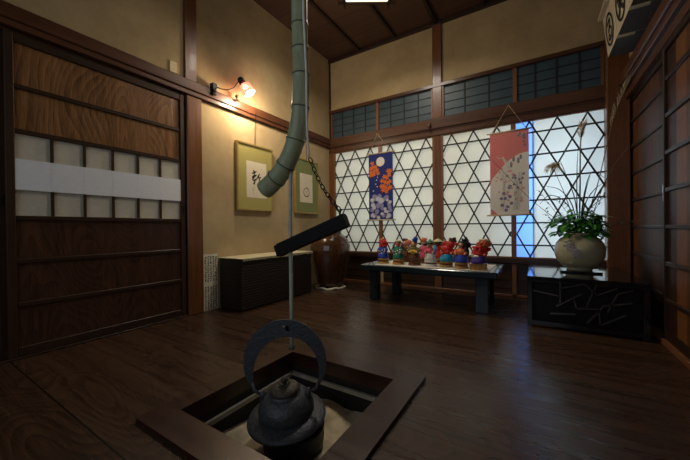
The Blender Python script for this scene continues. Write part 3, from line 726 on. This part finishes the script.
# ------------------------------------------------------------------ hanging pictures on the left wall
def glyph(mb, strokes, X, y0, z0, s, w, rot=1):
    """flat brush strokes on the X plane; strokes as lists of (u,v,width)"""
    for st_ in strokes:
        P = spline([(p[0], p[1], 0) for p in st_], 5); W = [p[2] for p in st_]; n = len(P); vs = []
        for i, p in enumerate(P):
            f_ = i/(n-1)*(len(W)-1); a = int(min(f_, len(W)-2)); ww = (W[a]*(1-(f_-a))+W[a+1]*(f_-a))*w
            t = P[min(i+1, n-1)]-P[max(i-1, 0)]; t = t.normalized(); nx = Vector((-t.y, t.x, 0))
            for sgn in (-1, 1):
                q = p+nx*sgn*ww; vs.append((X, y0+q.x*s, z0+q.y*s))
        vs += [(v[0]-.0006, v[1], v[2]) for v in vs]; m = 2*n
        fs = [(2*i, 2*i+2, 2*i+3, 2*i+1) for i in range(n-1)]+[(2*i+m, 2*i+1+m, 2*i+3+m, 2*i+2+m) for i in range(n-1)]
        mb.add(vs, fs)
def framed(name, label, Y0, Y1, Z0, Z1, mat_, aY0, aY1, aZ0, aZ1, art, sig=None):
    X = -2.397; fw = .016; root = thing(name, label, 'framed picture', (X, (Y0+Y1)/2, Z0)); oy_, oz_ = (Y0+Y1)/2, Z0
    b = lambda p, q, bev=0: MB().box((p[0]-X, p[1]-oy_, p[2]-oz_), (q[0]-X, q[1]-oy_, q[2]-oz_), bev)
    b((X, Y0+.002, Z0+.002), (X+.022, Y1-.002, Z1-.002)).build('backing', M['dkframe'], root)
    fr = b((X+.004, Y0, Z0), (X+.032, Y0+fw, Z1)); 
    for p, q in (((X+.004, Y1-fw, Z0), (X+.032, Y1, Z1)), ((X+.004, Y0+fw, Z0), (X+.032, Y1-fw, Z0+fw)), ((X+.004, Y0+fw, Z1-fw), (X+.032, Y1-fw, Z1))):
        fr.box((p[0]-X, p[1]-oy_, p[2]-oz_), (q[0]-X, q[1]-oy_, q[2]-oz_))
    fr.build('frame', M['goldframe'], root)
    b((X+.022, Y0+fw, Z0+fw), (X+.024, Y1-fw, Z1-fw)).build('silk_mount', mat_, root)
    b((X+.024, aY0, aZ0), (X+.025, aY1, aZ1)).build('washi_sheet', M['washi'], root)
    mb = MB(); glyph(mb, art, .0258, (aY0+aY1)/2-oy_, (aZ0+aZ1)/2-oz_, (aZ1-aZ0)/2, 1)
    mb.build('brush_writing', M['ink'], root)
    if sig:
        mb = MB(); glyph(mb, sig, .0258, (aY0+aY1)/2-oy_, (aZ0+aZ1)/2-oz_, (aZ1-aZ0)/2, 1); mb.build('signature', M['ink'], root)
    return root
# first: a cursive character; u = along wall, v = up, both in half-heights of the sheet
art1 = [[(-.26, .52, .03), (-.20, .46, .055), (-.17, .40, .02)],
        [(-.36, .36, .02), (-.22, .36, .045), (-.08, .46, .03), (-.02, .50, .012)],
        [(-.34, .10, .03), (-.24, .20, .045), (-.10, .24, .05), (-.02, .30, .02)],
        [(-.16, .34, .02), (-.20, .18, .05), (-.30, .02, .04), (-.24, -.04, .03), (-.08, .02, .04), (.0, .10, .02)],
        [(-.14, .04, .03), (-.16, -.12, .045), (-.24, -.24, .03), (-.14, -.22, .02)],
        [(.20, .40, .015), (.12, .24, .05), (.02, .10, .03)],
        [(.08, .12, .02), (.20, .16, .035), (.32, .22, .015)],
        [(.18, .14, .02), (.20, -.10, .055), (.18, -.34, .045), (.14, -.46, .01)]]
sig1 = [[(-.28, -.44, .008), (-.29, -.55, .012), (-.27, -.66, .008)], [(-.27, -.70, .008), (-.29, -.80, .010)]]
framed('framed_calligraphy', 'gilt-framed calligraphy of one black character on olive silk, nearer the lamp', 1.885, 2.345, .885, 1.54, M['mount'], 2.0, 2.258, 1.014, 1.372, art1, sig1)
circ = [[(.30*math.cos(math.radians(a)), -.28+.30*math.sin(math.radians(a)), .012+.02*abs(math.sin(math.radians(a)))) for a in range(110, -236, -15)]]
art2 = circ+[[(-.02, .06, .02), (.02, .0, .03)], [(-.06, -.22, .014), (.0, -.20, .012)], [(.08, -.20, .012), (.14, -.22, .014)], [(-.02, -.34, .016), (.06, -.33, .012)]]
framed('framed_calligraphy', 'gilt-framed picture of a brushed circle on moss green silk', 2.70, 3.15, .885, 1.545, M['mount2'], 2.79, 3.03, 1.02, 1.368, art2)
tag(MB().tube([(-2.352, 2.11, 1.86), (-2.375, 2.115, 1.70), (-2.378, 2.115, 1.53)], .003, 6).build('picture_chain', M['ironblk']), 'thin dark chain holding the nearer framed calligraphy', 'chain')
tag(MB().tube([(-2.352, 2.93, 1.86), (-2.375, 2.925, 1.70), (-2.378, 2.925, 1.54)], .003, 6).build('picture_chain', M['ironblk']), 'thin dark chain holding the brushed circle picture', 'chain')
# outlet plate
tag(B((XL, 1.290, 1.935), (XL+.008, 1.345, 2.02), .002).build('wall_plate', M['white']), 'small cream wall plate beside the upper left post', 'wall plate')
# pegs
def peg(x, y, z, ax, label):
    mb = MB(); d = Vector(ax)
    mb.tube([Vector((x, y, z)), Vector((x, y, z))+d*.03, Vector((x, y, z))+d*.034], [.011, .013, .010], 12)
    mb.tube([Vector((x, y, z))+d*.022, Vector((x, y, z))+d*.026+Vector((0, 0, -.045))], [.012, .014], 12)
    tag(mb.build('wooden_peg', M['post']), label, 'peg')
peg(-2.352, 1.87, 1.935, (1, 0, 0), 'small wooden peg on the left rail just below the clip lamp')
peg(-1.00, 3.414, 1.86, (0, -1, 0), 'small wooden peg on the back beam beside the middle post')

# ------------------------------------------------------------------ clip lamp
lp = thing('clip_lamp', 'black gooseneck clip lamp with pink glass shade on the left rail', 'lamp', (-2.36, 1.64, 1.915))
mb = MB().box((-.02, -.022, .0), (.03, .022, .050), .004).box((.012, -.018, -.055), (.026, .018, .006), .003).box((-.03, -.012, .012), (-.01, .012, .03))
mb.build('clamp', M['black'], lp)
tag(MB().tube([(.030, 0, -.015), (.044, 0, -.018)], .012, 12).build('clamp_screw', M['chrome'], lp), 'pale clamp screw')
gn = spline([(.01, .02, .030), (.03, .06, .020), (.05, .115, .030), (.062, .165, .065), (.070, .200, .120), (.070, .222, .154)], 8)
MB().tube(gn, .0045, 8).build('gooseneck', M['black'], lp)
sA = Vector((.070, .226, .168)); sd = Vector((.46, .30, -.83)).normalized()
MB().tube([sA, sA+sd*.012, sA+sd*.06], [.026, .030, .030], 20).build('socket', M['black'], lp)
MB().tube([sA+sd*.060, sA+sd*.072], .022, 20).build('socket_collar', M['chrome'], lp)
rq = Vector((0, 0, 1)).rotation_difference(sd).to_matrix()
m, nt, b = newmat('pink_glass'); b.inputs['Base Color'].default_value = S(244, 140, 128); b.inputs['Roughness'].default_value = .35; b.inputs['Transmission Weight'].default_value = .75; b.inputs['Emission Color'].default_value = S(255, 150, 130); b.inputs['Emission Strength'].default_value = .6
shd = MB().lathe([(.024, .070), (.040, .072), (.050, .080), (.052, .125), (.054, .165), (.051, .165), (.049, .125), (.047, .083), (.038, .076), (.024, .073)], c=sA, n=36, mat=rq)
shd.build('shade', m, lp)
bm_ = plain('bulb_glow', S(255, 236, 200), emit=S(255, 226, 176), es=25)
MB().lathe([(.001, .150), (.018, .145), (.026, .125), (.022, .10), (.012, .078), (.001, .074)], c=sA, n=20, mat=rq).build('bulb', bm_, lp)

# ------------------------------------------------------------------ ceiling lamp
CLX, CLY, CLZ = -1.219, 2.372, 2.80
cl = thing('ceiling_lamp', 'square white ceiling lamp with dark wooden frame', 'lamp', (CLX, CLY, CLZ), rz=yaw)
lm = plain('lamp_diffuser', S(255, 246, 230), .6, emit=S(255, 240, 214), es=1.6)
B((-.20, -.20, .012), (.20, .20, .14), .01).build('diffuser', lm, cl)
mb = MB()
for s_ in (-1, 1):
    mb.box((-.27, s_*.207-.010, .004), (.27, s_*.207+.010, .030)); mb.box((s_*.207-.010, -.27, .004), (s_*.207+.010, .27, .030))
    for t_ in (-1, 1): mb.box((s_*.207-.010, t_*.207-.010, .03), (s_*.207+.010, t_*.207+.010, .19))
mb.build('wooden_frame', M['dframe'], cl)
B((-.12, -.12, .14), (.12, .12, ZC-CLZ-.034+.03), .004).build('ceiling_mount', M['dframe'], cl)

# ------------------------------------------------------------------ hanging scrolls
def scroll(name, label, X0, X1, Z0, Z1, nail, kind, tilt_=0):
    xc = (X0+X1)/2; Y = 3.425; W = X1-X0; H = Z1-Z0
    root = thing(name, label, 'hanging scroll', (xc, Y, Z0))
    root.rotation_euler = (0, math.radians(tilt_), 0)
    mb = MB()
    mats = [M['navy'], M['moon'], M['orange'], M['lilac'], M['palew'], M['pinkc'], M['creamp'], M['purple'], M['greyb'], M['rose']]
    mb.cur = 0 if kind == 'blue' else 5
    mb.box((-W/2, 0, 0), (W/2, .003, H))
    yy = [-.001]
    def blob(x, z, r, c, ry=None, pts=None):
        mb.cur = c; yy[0] -= .00004; mb.disc((x*W-W/2, yy[0], z*H), r, (0, -1, 0), 16, .0008, ry, pts)
    petal = lambda r, n, dp: [(r*(1-dp*(.5+.5*math.cos(n*2*PI*k/(n*6))))*math.cos(2*PI*k/(n*6)), r*(1-dp*(.5+.5*math.cos(n*2*PI*k/(n*6))))*math.sin(2*PI*k/(n*6))) for k in range(n*6)]
    if kind == 'blue':
        # lower haze of white chrysanthemums over lilac
        for q in range(26):
            blob(rnd.uniform(.10, .90), rnd.uniform(.05, .38), .022+rnd.random()*.012, 3, pts=petal(.030, 9, .35))
        for q in range(20):
            z = rnd.uniform(.04, .36)**1.1
            blob(rnd.uniform(.10, .90), z, .02, 4, pts=petal(rnd.uniform(.018, .034), 12, .4))
        blob(.50, .29, .04, 4, pts=petal(.044, 14, .35))
        blob(.50, .87, .058, 1, .058)
        for x, z in ((.06, .78), (.16, .86), (.18, .80), (.24, .74), (.10, .72), (.30, .80), (.22, .69), (.36, .75), (.05, .68), (.40, .70)):
            blob(min(max(x, .09), .91), z, .02, 2, pts=petal(.031, 5, .45))
        for x, z in ((.56, .58), (.62, .50), (.68, .56), (.76, .62), (.86, .66), (.90, .72), (.80, .54), (.88, .56), (.70, .48), (.60, .44), (.84, .46), (.74, .42), (.90, .48), (.66, .64), (.82, .72), (.54, .50)):
            blob(min(x, .90), z, .02, 2, pts=petal(.032, 5, .45))
        for x, z in ((.34, .60), (.38, .64), (.30, .54), (.36, .50), (.2, .44)):
            blob(x, z, .008, 4)
    else:
        # cream half: everything below a big arc
        mb.cur = 6; pts = []
        for k in range(33):
            a = PI*k/32; pts.append((min(W*.499, -math.cos(a)*W*.98+W*.42), (.30+.34*math.sin(a)**.8)*H-H/2))
        pts = [(-W*.499, -H*.495), (-W*.499, (-.5+.36)*H)]
        for k in range(1, 30):
            x = -W*.499+W*.998*k/29; t = (x+W/2)/W; pts.append((x, (-.5+.40+.33*math.sin(min(1, t*1.05)*PI/2)**.9)*H))
        pts += [(W*.499, -H*.495)]
        yy[0] -= .0002; mb.disc((0, yy[0], H/2), 1, (0, -1, 0), 16, .0008, 1, [(-p[0], p[1]) for p in pts] if False else pts)
        blob(.10, .035, .02, 5, pts=[(-.028, -.022), (.038, -.022), (-.028, .040)])
        # plume strokes at the arc
        for k in range(5):
            mb.cur = 6; yy[0] -= .00004
            P = spline([(-.02+k*.01, 0, .56*H), (-.05, 0, (.66+.01*k)*H), (-.115+k*.02, 0, (.71-.012*k)*H)], 5)
            mb.tube([p+Vector((0, yy[0], 0)) for p in P], .0022, 5)
        for x, z, ry_ in ((.56, .60, .03), (.62, .66, .026), (.74, .64, .03), (.80, .68, .024)): blob(x, z, .011, 8, ry_)
        for q in range(26): blob(rnd.uniform(.12, .90), rnd.uniform(.16, .62), .02, 9, pts=petal(rnd.uniform(.010, .018), 5, .4))
        for x, z in ((.32, .12), (.40, .20), (.46, .10), (.36, .26), (.52, .22), (.30, .20), (.42, .06), (.56, .14)): blob(x, z, .02, 7, pts=petal(.019, 5, .35))
        for q in range(14): blob(rnd.uniform(.45, .88), rnd.uniform(.28, .48), .02, 7 if q % 2 else 8, pts=petal(.013, 5, .4))
        for q in range(13): blob(.72+.22*rnd.random(), .80+.16*rnd.random(), .02, 8 if q % 3 else 9, pts=petal(.013, 5, .4))
        for k in range(9):
            mb.cur = 8; x0 = rnd.uniform(-.3, .3)*W; P = spline([(x0, 0, .06*H), (x0+.02, 0, .25*H), (x0+rnd.uniform(-.05, .06), 0, .5*H)], 5)
            mb.tube([p+Vector((0, yy[0], 0)) for p in P], .0008, 5)
    mb.build('printed_cloth', mats, root)
    for nm, z in (('top_rod', H), ('bottom_rod', 0)):
        MB().tube([(-W/2-.028, 0, z), (W/2+.028, 0, z)], .0085, 12).build(nm, M['rodw'], root)
    nx, nz = nail[0]-xc, nail[1]-Z0
    MB().tube([(-W/2+.02, -.004, H+.004), (nx, -.012, nz), (W/2-.02, -.004, H+.004)], .0036, 6).build('hanging_string', M['rodw'], root)
    return root
scroll('hanging_scroll', 'navy hanging scroll printed with a full moon, orange leaves and white flowers', -1.780, -1.455, .80, 1.625, (-1.655, 1.87), 'blue')
scroll('hanging_scroll', 'pink and cream hanging scroll printed with rabbits, grasses and purple flowers', -.388, -.048, .815, 1.645, (-.218, 1.90), 'pink')

# ------------------------------------------------------------------ black cabinet
CX0, CX1, CY0, CY1, CZ = -.052, .585, 2.49, 3.40, .352
cb = thing('lacquer_cabinet', 'low black lacquered cabinet with crackle lattice front under the flower vase', 'cabinet', ((CX0+CX1)/2, CY0, 0))
ox = (CX0+CX1)/2; hx = (CX1-CX0)/2; dp = CY1-CY0
B((-hx, 0, CZ-.020), (hx, dp, CZ), .004).build('cabinet_top', M['lack'], cb)
for s_ in (-1, 1):
    for y in (.004, dp-.034): B((s_*(hx-.018)-.015, y, 0), (s_*(hx-.018)+.015, y+.030, CZ-.020), .003).build('corner_post', M['lack'], cb)
B((-hx+.03, .006, .018), (hx-.03, .030, .045)).build('bottom_rail', M['lack'], cb)
B((-hx+.03, .006, CZ-.04), (hx-.03, .030, CZ-.02)).build('top_rail', M['lack'], cb)
B((-hx+.02, .09, .02), (hx-.02, dp-.02, CZ-.022)).build('carcass', M['ironblk'], cb)
mb = MB()
def cbpt(px, py):   # lattice nodes read off the photo, on the cabinet's own front plane
    a = (px-345)/304.04; b = -(py-230)/304.04
    dv = R_*a+U_*b+fwd; t = (CY0+.020)/dv.y; return Vector((dv.x*t-ox, .020, .70+dv.z*t))
segs = [((556, 306), (581, 294)), ((597, 295), (617, 288)), ((600, 325), (626, 315)), ((560, 288), (584, 284)), ((560, 281), (560, 303)), ((586, 307), (596, 285)), ((587, 323), (603, 306)), ((576, 308), (598, 309)), ((607, 312), (617, 294)), ((550, 313), (576, 314)), ((533, 290), (560, 296)), ((576, 308), (574, 300)), ((603, 306), (632, 303)), ((598, 309), (600, 325)), ((617, 294), (633, 290)), ((584, 284), (597, 295))]
for a, b in segs:
    mb.bar(cbpt(*a), cbpt(*b), .010, .030)
mb.build('crackle_lattice', M['lackbar'], cb)

# ------------------------------------------------------------------ vase and flowers
VX, VY = .282, 2.90
VZ = CZ
tag(B((VX-.125, VY-.10, VZ), (VX+.125, VY+.10, VZ+.014), .003).build('vase_stand', M['lack']), 'thin black board under the round vase', 'vase stand')
VB = VZ+.014
va = thing('flower_vase', 'round pale celadon vase with a flower motif on the black cabinet', 'vase', (VX, VY, VB))
vp = [(.001, .0), (.078, .0), (.082, .012), (.082, .022), (.105, .032), (.138, .065), (.155, .115), (.157, .160), (.146, .205), (.120, .240), (.092, .258), (.082, .262), (.082, .272), (.088, .280), (.084, .283), (.074, .278), (.074, .255), (.09, .22)]
MB().lathe(vp, n=56).build('vase_body', M['vase'], va)
mb = MB()
def onv(a, z):
    for (r0, z0), (r1, z1) in zip(vp[:-1], vp[1:]):
        if z0 <= z <= z1 and z1 > z0: r = r0+(r1-r0)*(z-z0)/(z1-z0)+.001; break
    return Vector((r*math.cos(a), r*math.sin(a), z))
for (ca, cz_) in ((-1.98, .175), (-1.75, .135), (-2.15, .20)):
    for k in range(5):
        t = 2*PI*k/5; c = onv(ca+.13*math.cos(t), cz_+.022*math.sin(t)); nn = Vector((c.x, c.y, 0)).normalized()
        mb.disc(c+nn*.001, .014, nn, 12, .002, .011)
    mb.disc(onv(ca, cz_)+Vector((0, -.004, 0)), .007, (math.cos(ca), math.sin(ca), 0), 10, .002)
for st_ in ([(-2.2, .20), (-1.9, .185), (-1.6, .155)], [(-1.98, .17), (-1.85, .13), (-1.8, .10)]):
    mb.tube([onv(*p) for p in st_], .003, 6)
mb.build('flower_motif', M['greyb'], va)
# leafy foliage
fo = MB(); VT = VB+.27
def leaf(mb, p, d, L_, w, droop=.3):
    d = d.normalized(); side = d.cross(Vector((0, 0, 1)))
    if side.length < .1: side = Vector((1, 0, 0))
    side.normalize(); nrm = side.cross(d); vs = []; n = 6
    for i in range(n+1):
        t = i/n; c = p+d*L_*t+Vector((0, 0, -droop*L_*t*t)); ww = w*math.sin(PI*(.08+.92*t))**.8*(1 if t < 1 else 0)
        vs += [c-side*ww+nrm*ww*.25, c, c+side*ww+nrm*ww*.25]
    fs = []
    for i in range(n):
        a = 3*i; fs += [(a, a+1, a+4, a+3), (a+1, a+2, a+5, a+4)]
    mb.add(vs, fs, True)
for k in range(190):
    a = rnd.uniform(0, 2*PI); r = rnd.random()**.6*.135; z = VT+rnd.uniform(-.01, .20)*(1-.4*r/.135)
    p = Vector((VX+r*math.cos(a)*1.05-.01, VY+r*math.sin(a)*.8, z))
    leaf(fo, p, Vector((math.cos(a+rnd.uniform(-.8, .8)), math.sin(a+rnd.uniform(-.8, .8)), rnd.uniform(-.3, .5))), rnd.uniform(.06, .105), rnd.uniform(.020, .032), .4)
for k in range(26):
    a = 2*PI*k/26; fo.tube([(VX+.02*math.cos(a), VY+.02*math.sin(a), VT-.06), (VX+.06*math.cos(a), VY+.06*math.sin(a), VT+.01), (VX+.13*math.cos(a), VY+.11*math.sin(a), VT+.04)], .0025, 5)
tag(fo.build('leafy_plant', M['leaf']), 'bushy green leaves filling the mouth of the round vase', 'plant')
def pp(px, py, Y):   # where a stem tip of the photo stands at depth Y
    a = (px-345)/304.04; b = -(py-230)/304.04; dv = R_*a+U_*b+fwd; t = Y/dv.y; return Vector((dv.x*t, Y, .70+dv.z*t))
V0 = Vector((VX, VY, VT-.02))
def stem(name, label, pts, r, m, group=None, blade=False, extra=None):
    P = spline(pts, 8); n = len(P); root = thing(name, label, 'flower stem' if not blade else 'grass blade', tuple(P[0]), group)
    P2 = [p-P[0] for p in P]
    rs = [r*(1-.7*(i/(n-1))**2) for i in range(n)] if blade else [r*(1-.4*i/(n-1)) for i in range(n)]
    MB().tube(P2, rs, 6, flat=.5 if blade else None).build('blade' if blade else 'stem', M[m], root)
    if extra: extra(root, P2)
    return root
def plume(root, P, long=False):
    mb = MB(); tip = P[-1]
    for q in range(60 if long else 46):
        t = rnd.random(); i = len(P)-1-int(t*(13 if long else 7)); b = P[i]; a = rnd.uniform(0, 2*PI)
        k_ = .45 if long else 1
        mb.tube([b, b+Vector((.012*k_*math.cos(a), .012*k_*math.sin(a), .022)), b+Vector((.030*k_*math.cos(a), .020*k_*math.sin(a), .048+.02*rnd.random()))], [.0022*k_, .0022*k_, .0008], 5)
    mb.build('plume', M['lily'], root)
def spider(root, P):
    mb = MB(); c = P[-1]
    for q in range(34):
        a = 2*PI*q/34+rnd.uniform(-.1, .1); L_ = rnd.uniform(.05, .085); e = rnd.uniform(-.4, .9)
        d = Vector((math.cos(a), .6*math.sin(a), e)).normalized()*.8
        mb.tube([c, c+d*L_*.5+Vector((0, 0, .018)), c+d*L_+Vector((0, 0, -.012)), c+d*L_*1.05+Vector((0, 0, -.03))], [.003, .003, .002, .001], 5)
    mb.build('petals', M['lily'], root)
def berries(root, P):
    for i in range(len(P)//3, len(P), 2):
        a = rnd.uniform(0, 2*PI); b = P[i]+Vector((.022*math.cos(a), .012*math.sin(a), .018*rnd.random()+.005))
        t_ = MB().tube([P[i], b], .0012, 5).build('twiglet', M['twig'], root)
        mb = MB().ball(b, .0055, 8, 6)
        if i % 4 == 0: leaf(mb, b, Vector((math.cos(a), .3, .4)), .03, .008)
        mb.build('bud', M['leafd'], t_)
stem('plume_stem', 'tall reed with a feathery cream plume at the centre of the bouquet', [V0, pp(580, 190, 2.9), pp(580.5, 145, 2.9), pp(583, 126, 2.9)], .0055, 'dry', None, False, plume)
stem('plume_stem', 'thin grass stem with a dry plume leaning over the corner post', [V0, pp(596, 190, 2.88), pp(607, 145, 2.86), pp(616, 112, 2.85), pp(628, 84, 2.85)], .0035, 'dry', None, False, lambda a_, b_: plume(a_, b_, True))
stem('plume_stem', 'long dry grass stem arching right towards the wooden doors', [V0, pp(592, 215, 2.8), pp(606, 180, 2.7), pp(624, 152, 2.62), pp(648, 134, 2.55)], .003, 'dry', None, False)
stem('lily_stem', 'dried spider lily with curling cream petals left of the tall reed', [V0, pp(572, 215, 2.88), pp(563, 190, 2.86), pp(553, 168, 2.85)], .003, 'dry', None, False, spider)
stem('bare_twig', 'long thin bare twig reaching left across the pink scroll', [V0, pp(560, 222, 2.88), pp(540, 207, 2.86), pp(518, 187, 2.85), pp(492, 160, 2.85)], .0022, 'twig')
for lab, pts in (('budded twig reaching far left from the vase', [(566, 225), (550, 205), (541, 193)]), ('short budded twig left of the leaves, low over the paper', [(566, 232), (553, 222), (545, 210)]), ('budded twig rising right of the reed', [(588, 222), (598, 205), (603, 195)]), ('budded twig stretching right past the corner post', [(592, 232), (612, 226), (632, 224)]), ('budded twig leaning left beside the spider lily', [(572, 220), (562, 206), (556, 199)])):
    stem('budded_twig', lab, [V0]+[pp(x, y, 2.88-.01*i) for i, (x, y) in enumerate(pts)], .0018, 'twig', None, False, berries)
for k, (lab, pts) in enumerate((('dark grass blade arching left over the leaves, topmost', [(572, 205), (560, 190), (546, 186)]), ('dark grass blade arching left, below the topmost one', [(572, 212), (560, 198), (548, 196), (540, 204)]), ('dark grass blade rising steeply beside the reed', [(577, 205), (577, 170), (578, 150)]), ('dark grass blade leaning left to the top', [(575, 200), (566, 175), (560, 160)]), ('dark grass blade arching right, highest', [(585, 205), (594, 190), (603, 183)]), ('dark grass blade arching right, low', [(588, 212), (600, 200), (610, 196)]), ('dark grass blade arching over the post', [(584, 195), (592, 172), (605, 178)]), ('short dark grass blade right of the reed', [(583, 208), (586, 190), (590, 176)]))):
    stem('grass_blade', lab, [V0]+[pp(x, y, 2.86+.01*(k % 3)) for x, y in pts], .0075, 'leafd', None, True)

# ------------------------------------------------------------------ lantern row on the right rail
def box_lantern(Y0, Y1, label, kind):
    Z0, Z1 = 1.99, 2.28; XF0, XF1 = .482, .452
    root = thing('box_lantern', label, 'lantern', (.60, (Y0+Y1)/2, Z0), 'box lanterns above the right rail')
    yc = (Y0+Y1)/2; h = (Y1-Y0)/2-.002
    q = lambda x, y, z: (x-.60, y, z-Z0)
    mb = MB(); A_ = [q(XF0, -h, Z0), q(XF0, h, Z0), q(XF1, h, Z1), q(XF1, -h, Z1)]; B_ = [q(.655, -h, Z0), q(.655, h, Z0), q(.655, h, Z1), q(.655, -h, Z1)]
    mb.add(A_+B_, [(0, 3, 2, 1), (1, 2, 6, 5), (0, 4, 7, 3), (3, 7, 6, 2), (4, 5, 6, 7)]); mb.cur = 1
    mb.add([A_[0], A_[1], B_[1], B_[0]], [(0, 1, 2, 3)])
    mb.build('lantern_body', [M['lantern'], M['lanternb']], root)
    n_ = Vector((-(Z1-Z0), 0, -(XF0-XF1))).normalized(); upv = Vector((XF1-XF0, 0, Z1-Z0)).normalized()
    c0 = Vector(q((XF0+XF1)/2, 0, (Z0+Z1)/2-.01))+n_*.002
    em = MB()
    def pt(u, v): return c0+Vector((0, -1, 0))*u+upv*v
    def rib(P, W):
        n = len(P); vs = []
        for i, (u, v) in enumerate(P):
            a = P[max(i-1, 0)]; b = P[min(i+1, n-1)]; t = Vector((b[0]-a[0], b[1]-a[1])).normalized(); nx = Vector((-t.y, t.x))*W
            for s_ in (-1, 1):
                for dz in (0, .001): vs.append(pt(u+nx.x*s_, v+nx.y*s_)+n_*dz)
        fs = []
        for i in range(n-1):
            a = 4*i; b = a+4; fs += [(a+1, a+3, b+3, b+1), (a, b, b+2, a+2), (a, a+1, b+1, b), (a+2, b+2, b+3, a+3)]
        em.add(vs, fs)
    rib([(.100*math.cos(t), .105*math.sin(t)) for t in [2*PI*k/40 for k in range(41)]], .009)
    def sp2(pts): return [(p.x, p.y) for p in spline([(a, b, 0) for a, b in pts], 6)]
    if kind == 0:
        rib(sp2([(-.05, .05), (.0, .06), (.04, .055), (-.01, .015), (-.04, -.005)]), .008)
        rib(sp2([(-.04, -.005), (.02, .01), (.055, -.02), (.03, -.06), (-.02, -.065), (-.045, -.045), (-.02, -.03), (.0, -.05)]), .008)
    else:
        rib(sp2([(0, .075), (0, .02), (-.02, -.03), (-.06, -.065)]), .014)
        rib(sp2([(0, .02), (.02, -.03), (.06, -.065)]), .014)
        rib(sp2([(-.06, .03), (0, .035), (.06, .03)]), .012)
        rib(sp2([(-.045, -.005), (0, .0), (.045, -.005)]), .010)
    em.build('crest', M['ink'], root)
    B(q(XF1-.030, -h, Z1), q(.655, h, Z1+.022)).build('top_board', M['lantern'], root)
    B(q(XF0-.006, -h-.002, Z0-.012), q(.57, -h+.016, Z0)).build('bottom_lath', M['lantern'], root)
box_lantern(2.745, 3.065, 'white box lantern with a round brushed crest, nearest the corner post', 0)
box_lantern(2.425, 2.745, 'white box lantern with a bold round crest, cut by the top edge', 1)
box_lantern(2.105, 2.425, 'third white box lantern in the row, nearest the viewer', 0)

# ------------------------------------------------------------------ lights
def area(name, loc, rot, sx_, sy_, power, colr, spread=PI):
    l = bpy.data.lights.new(name, 'AREA'); l.shape = 'RECTANGLE'; l.size = sx_; l.size_y = sy_; l.energy = power; l.color = colr; l.spread = spread
    o = bpy.data.objects.new(name, l); o.location = loc; o.rotation_euler = rot; col.objects.link(o); return o
def point(name, loc, power, colr, r=.03):
    l = bpy.data.lights.new(name, 'POINT'); l.energy = power; l.color = colr; l.shadow_soft_size = r
    o = bpy.data.objects.new(name, l); o.location = loc; col.objects.link(o); return o
wl = Vector((-2.36, 1.64, 1.915))+sA+sd*.19
point('clip_lamp_light', wl, 23.0, (1, .83, .60), .05)
area('ceiling_lamp_light', (CLX, CLY, CLZ-.004), (0, 0, yaw), .38, .38, 14, (1, .90, .76), 2.7)
# daylight behind the paper
area('daylight_left', (-1.65, 4.1, 1.2), (-PI/2, 0, 0), 1.5, 1.6, 25, (.80, .90, 1))
area('daylight_mid', (-.55, 4.1, 1.2), (-PI/2, 0, 0), .7, 1.6, 9, (1, .96, .86))
area('daylight_right', (.24, 3.95, 1.05), (-PI/2, 0, 0), .75, 1.5, 34, (.50, .68, 1))
# daylight from the room's other side, behind the viewer
area('daylight_front', (-.9, YF-.2, 1.5), (PI/2, 0, 0), 2.6, 1.6, 12, (.82, .91, 1))
wd = bpy.data.worlds.new('world'); sc.world = wd; wd.use_nodes = True
wd.node_tree.nodes['Background'].inputs[0].default_value = (.55, .7, 1, 1); wd.node_tree.nodes['Background'].inputs[1].default_value = .03
sc.view_settings.view_transform = 'Standard'; sc.view_settings.look = 'None'; sc.view_settings.gamma = 1; sc.view_settings.use_curve_mapping = False
sc.view_settings.exposure = 0
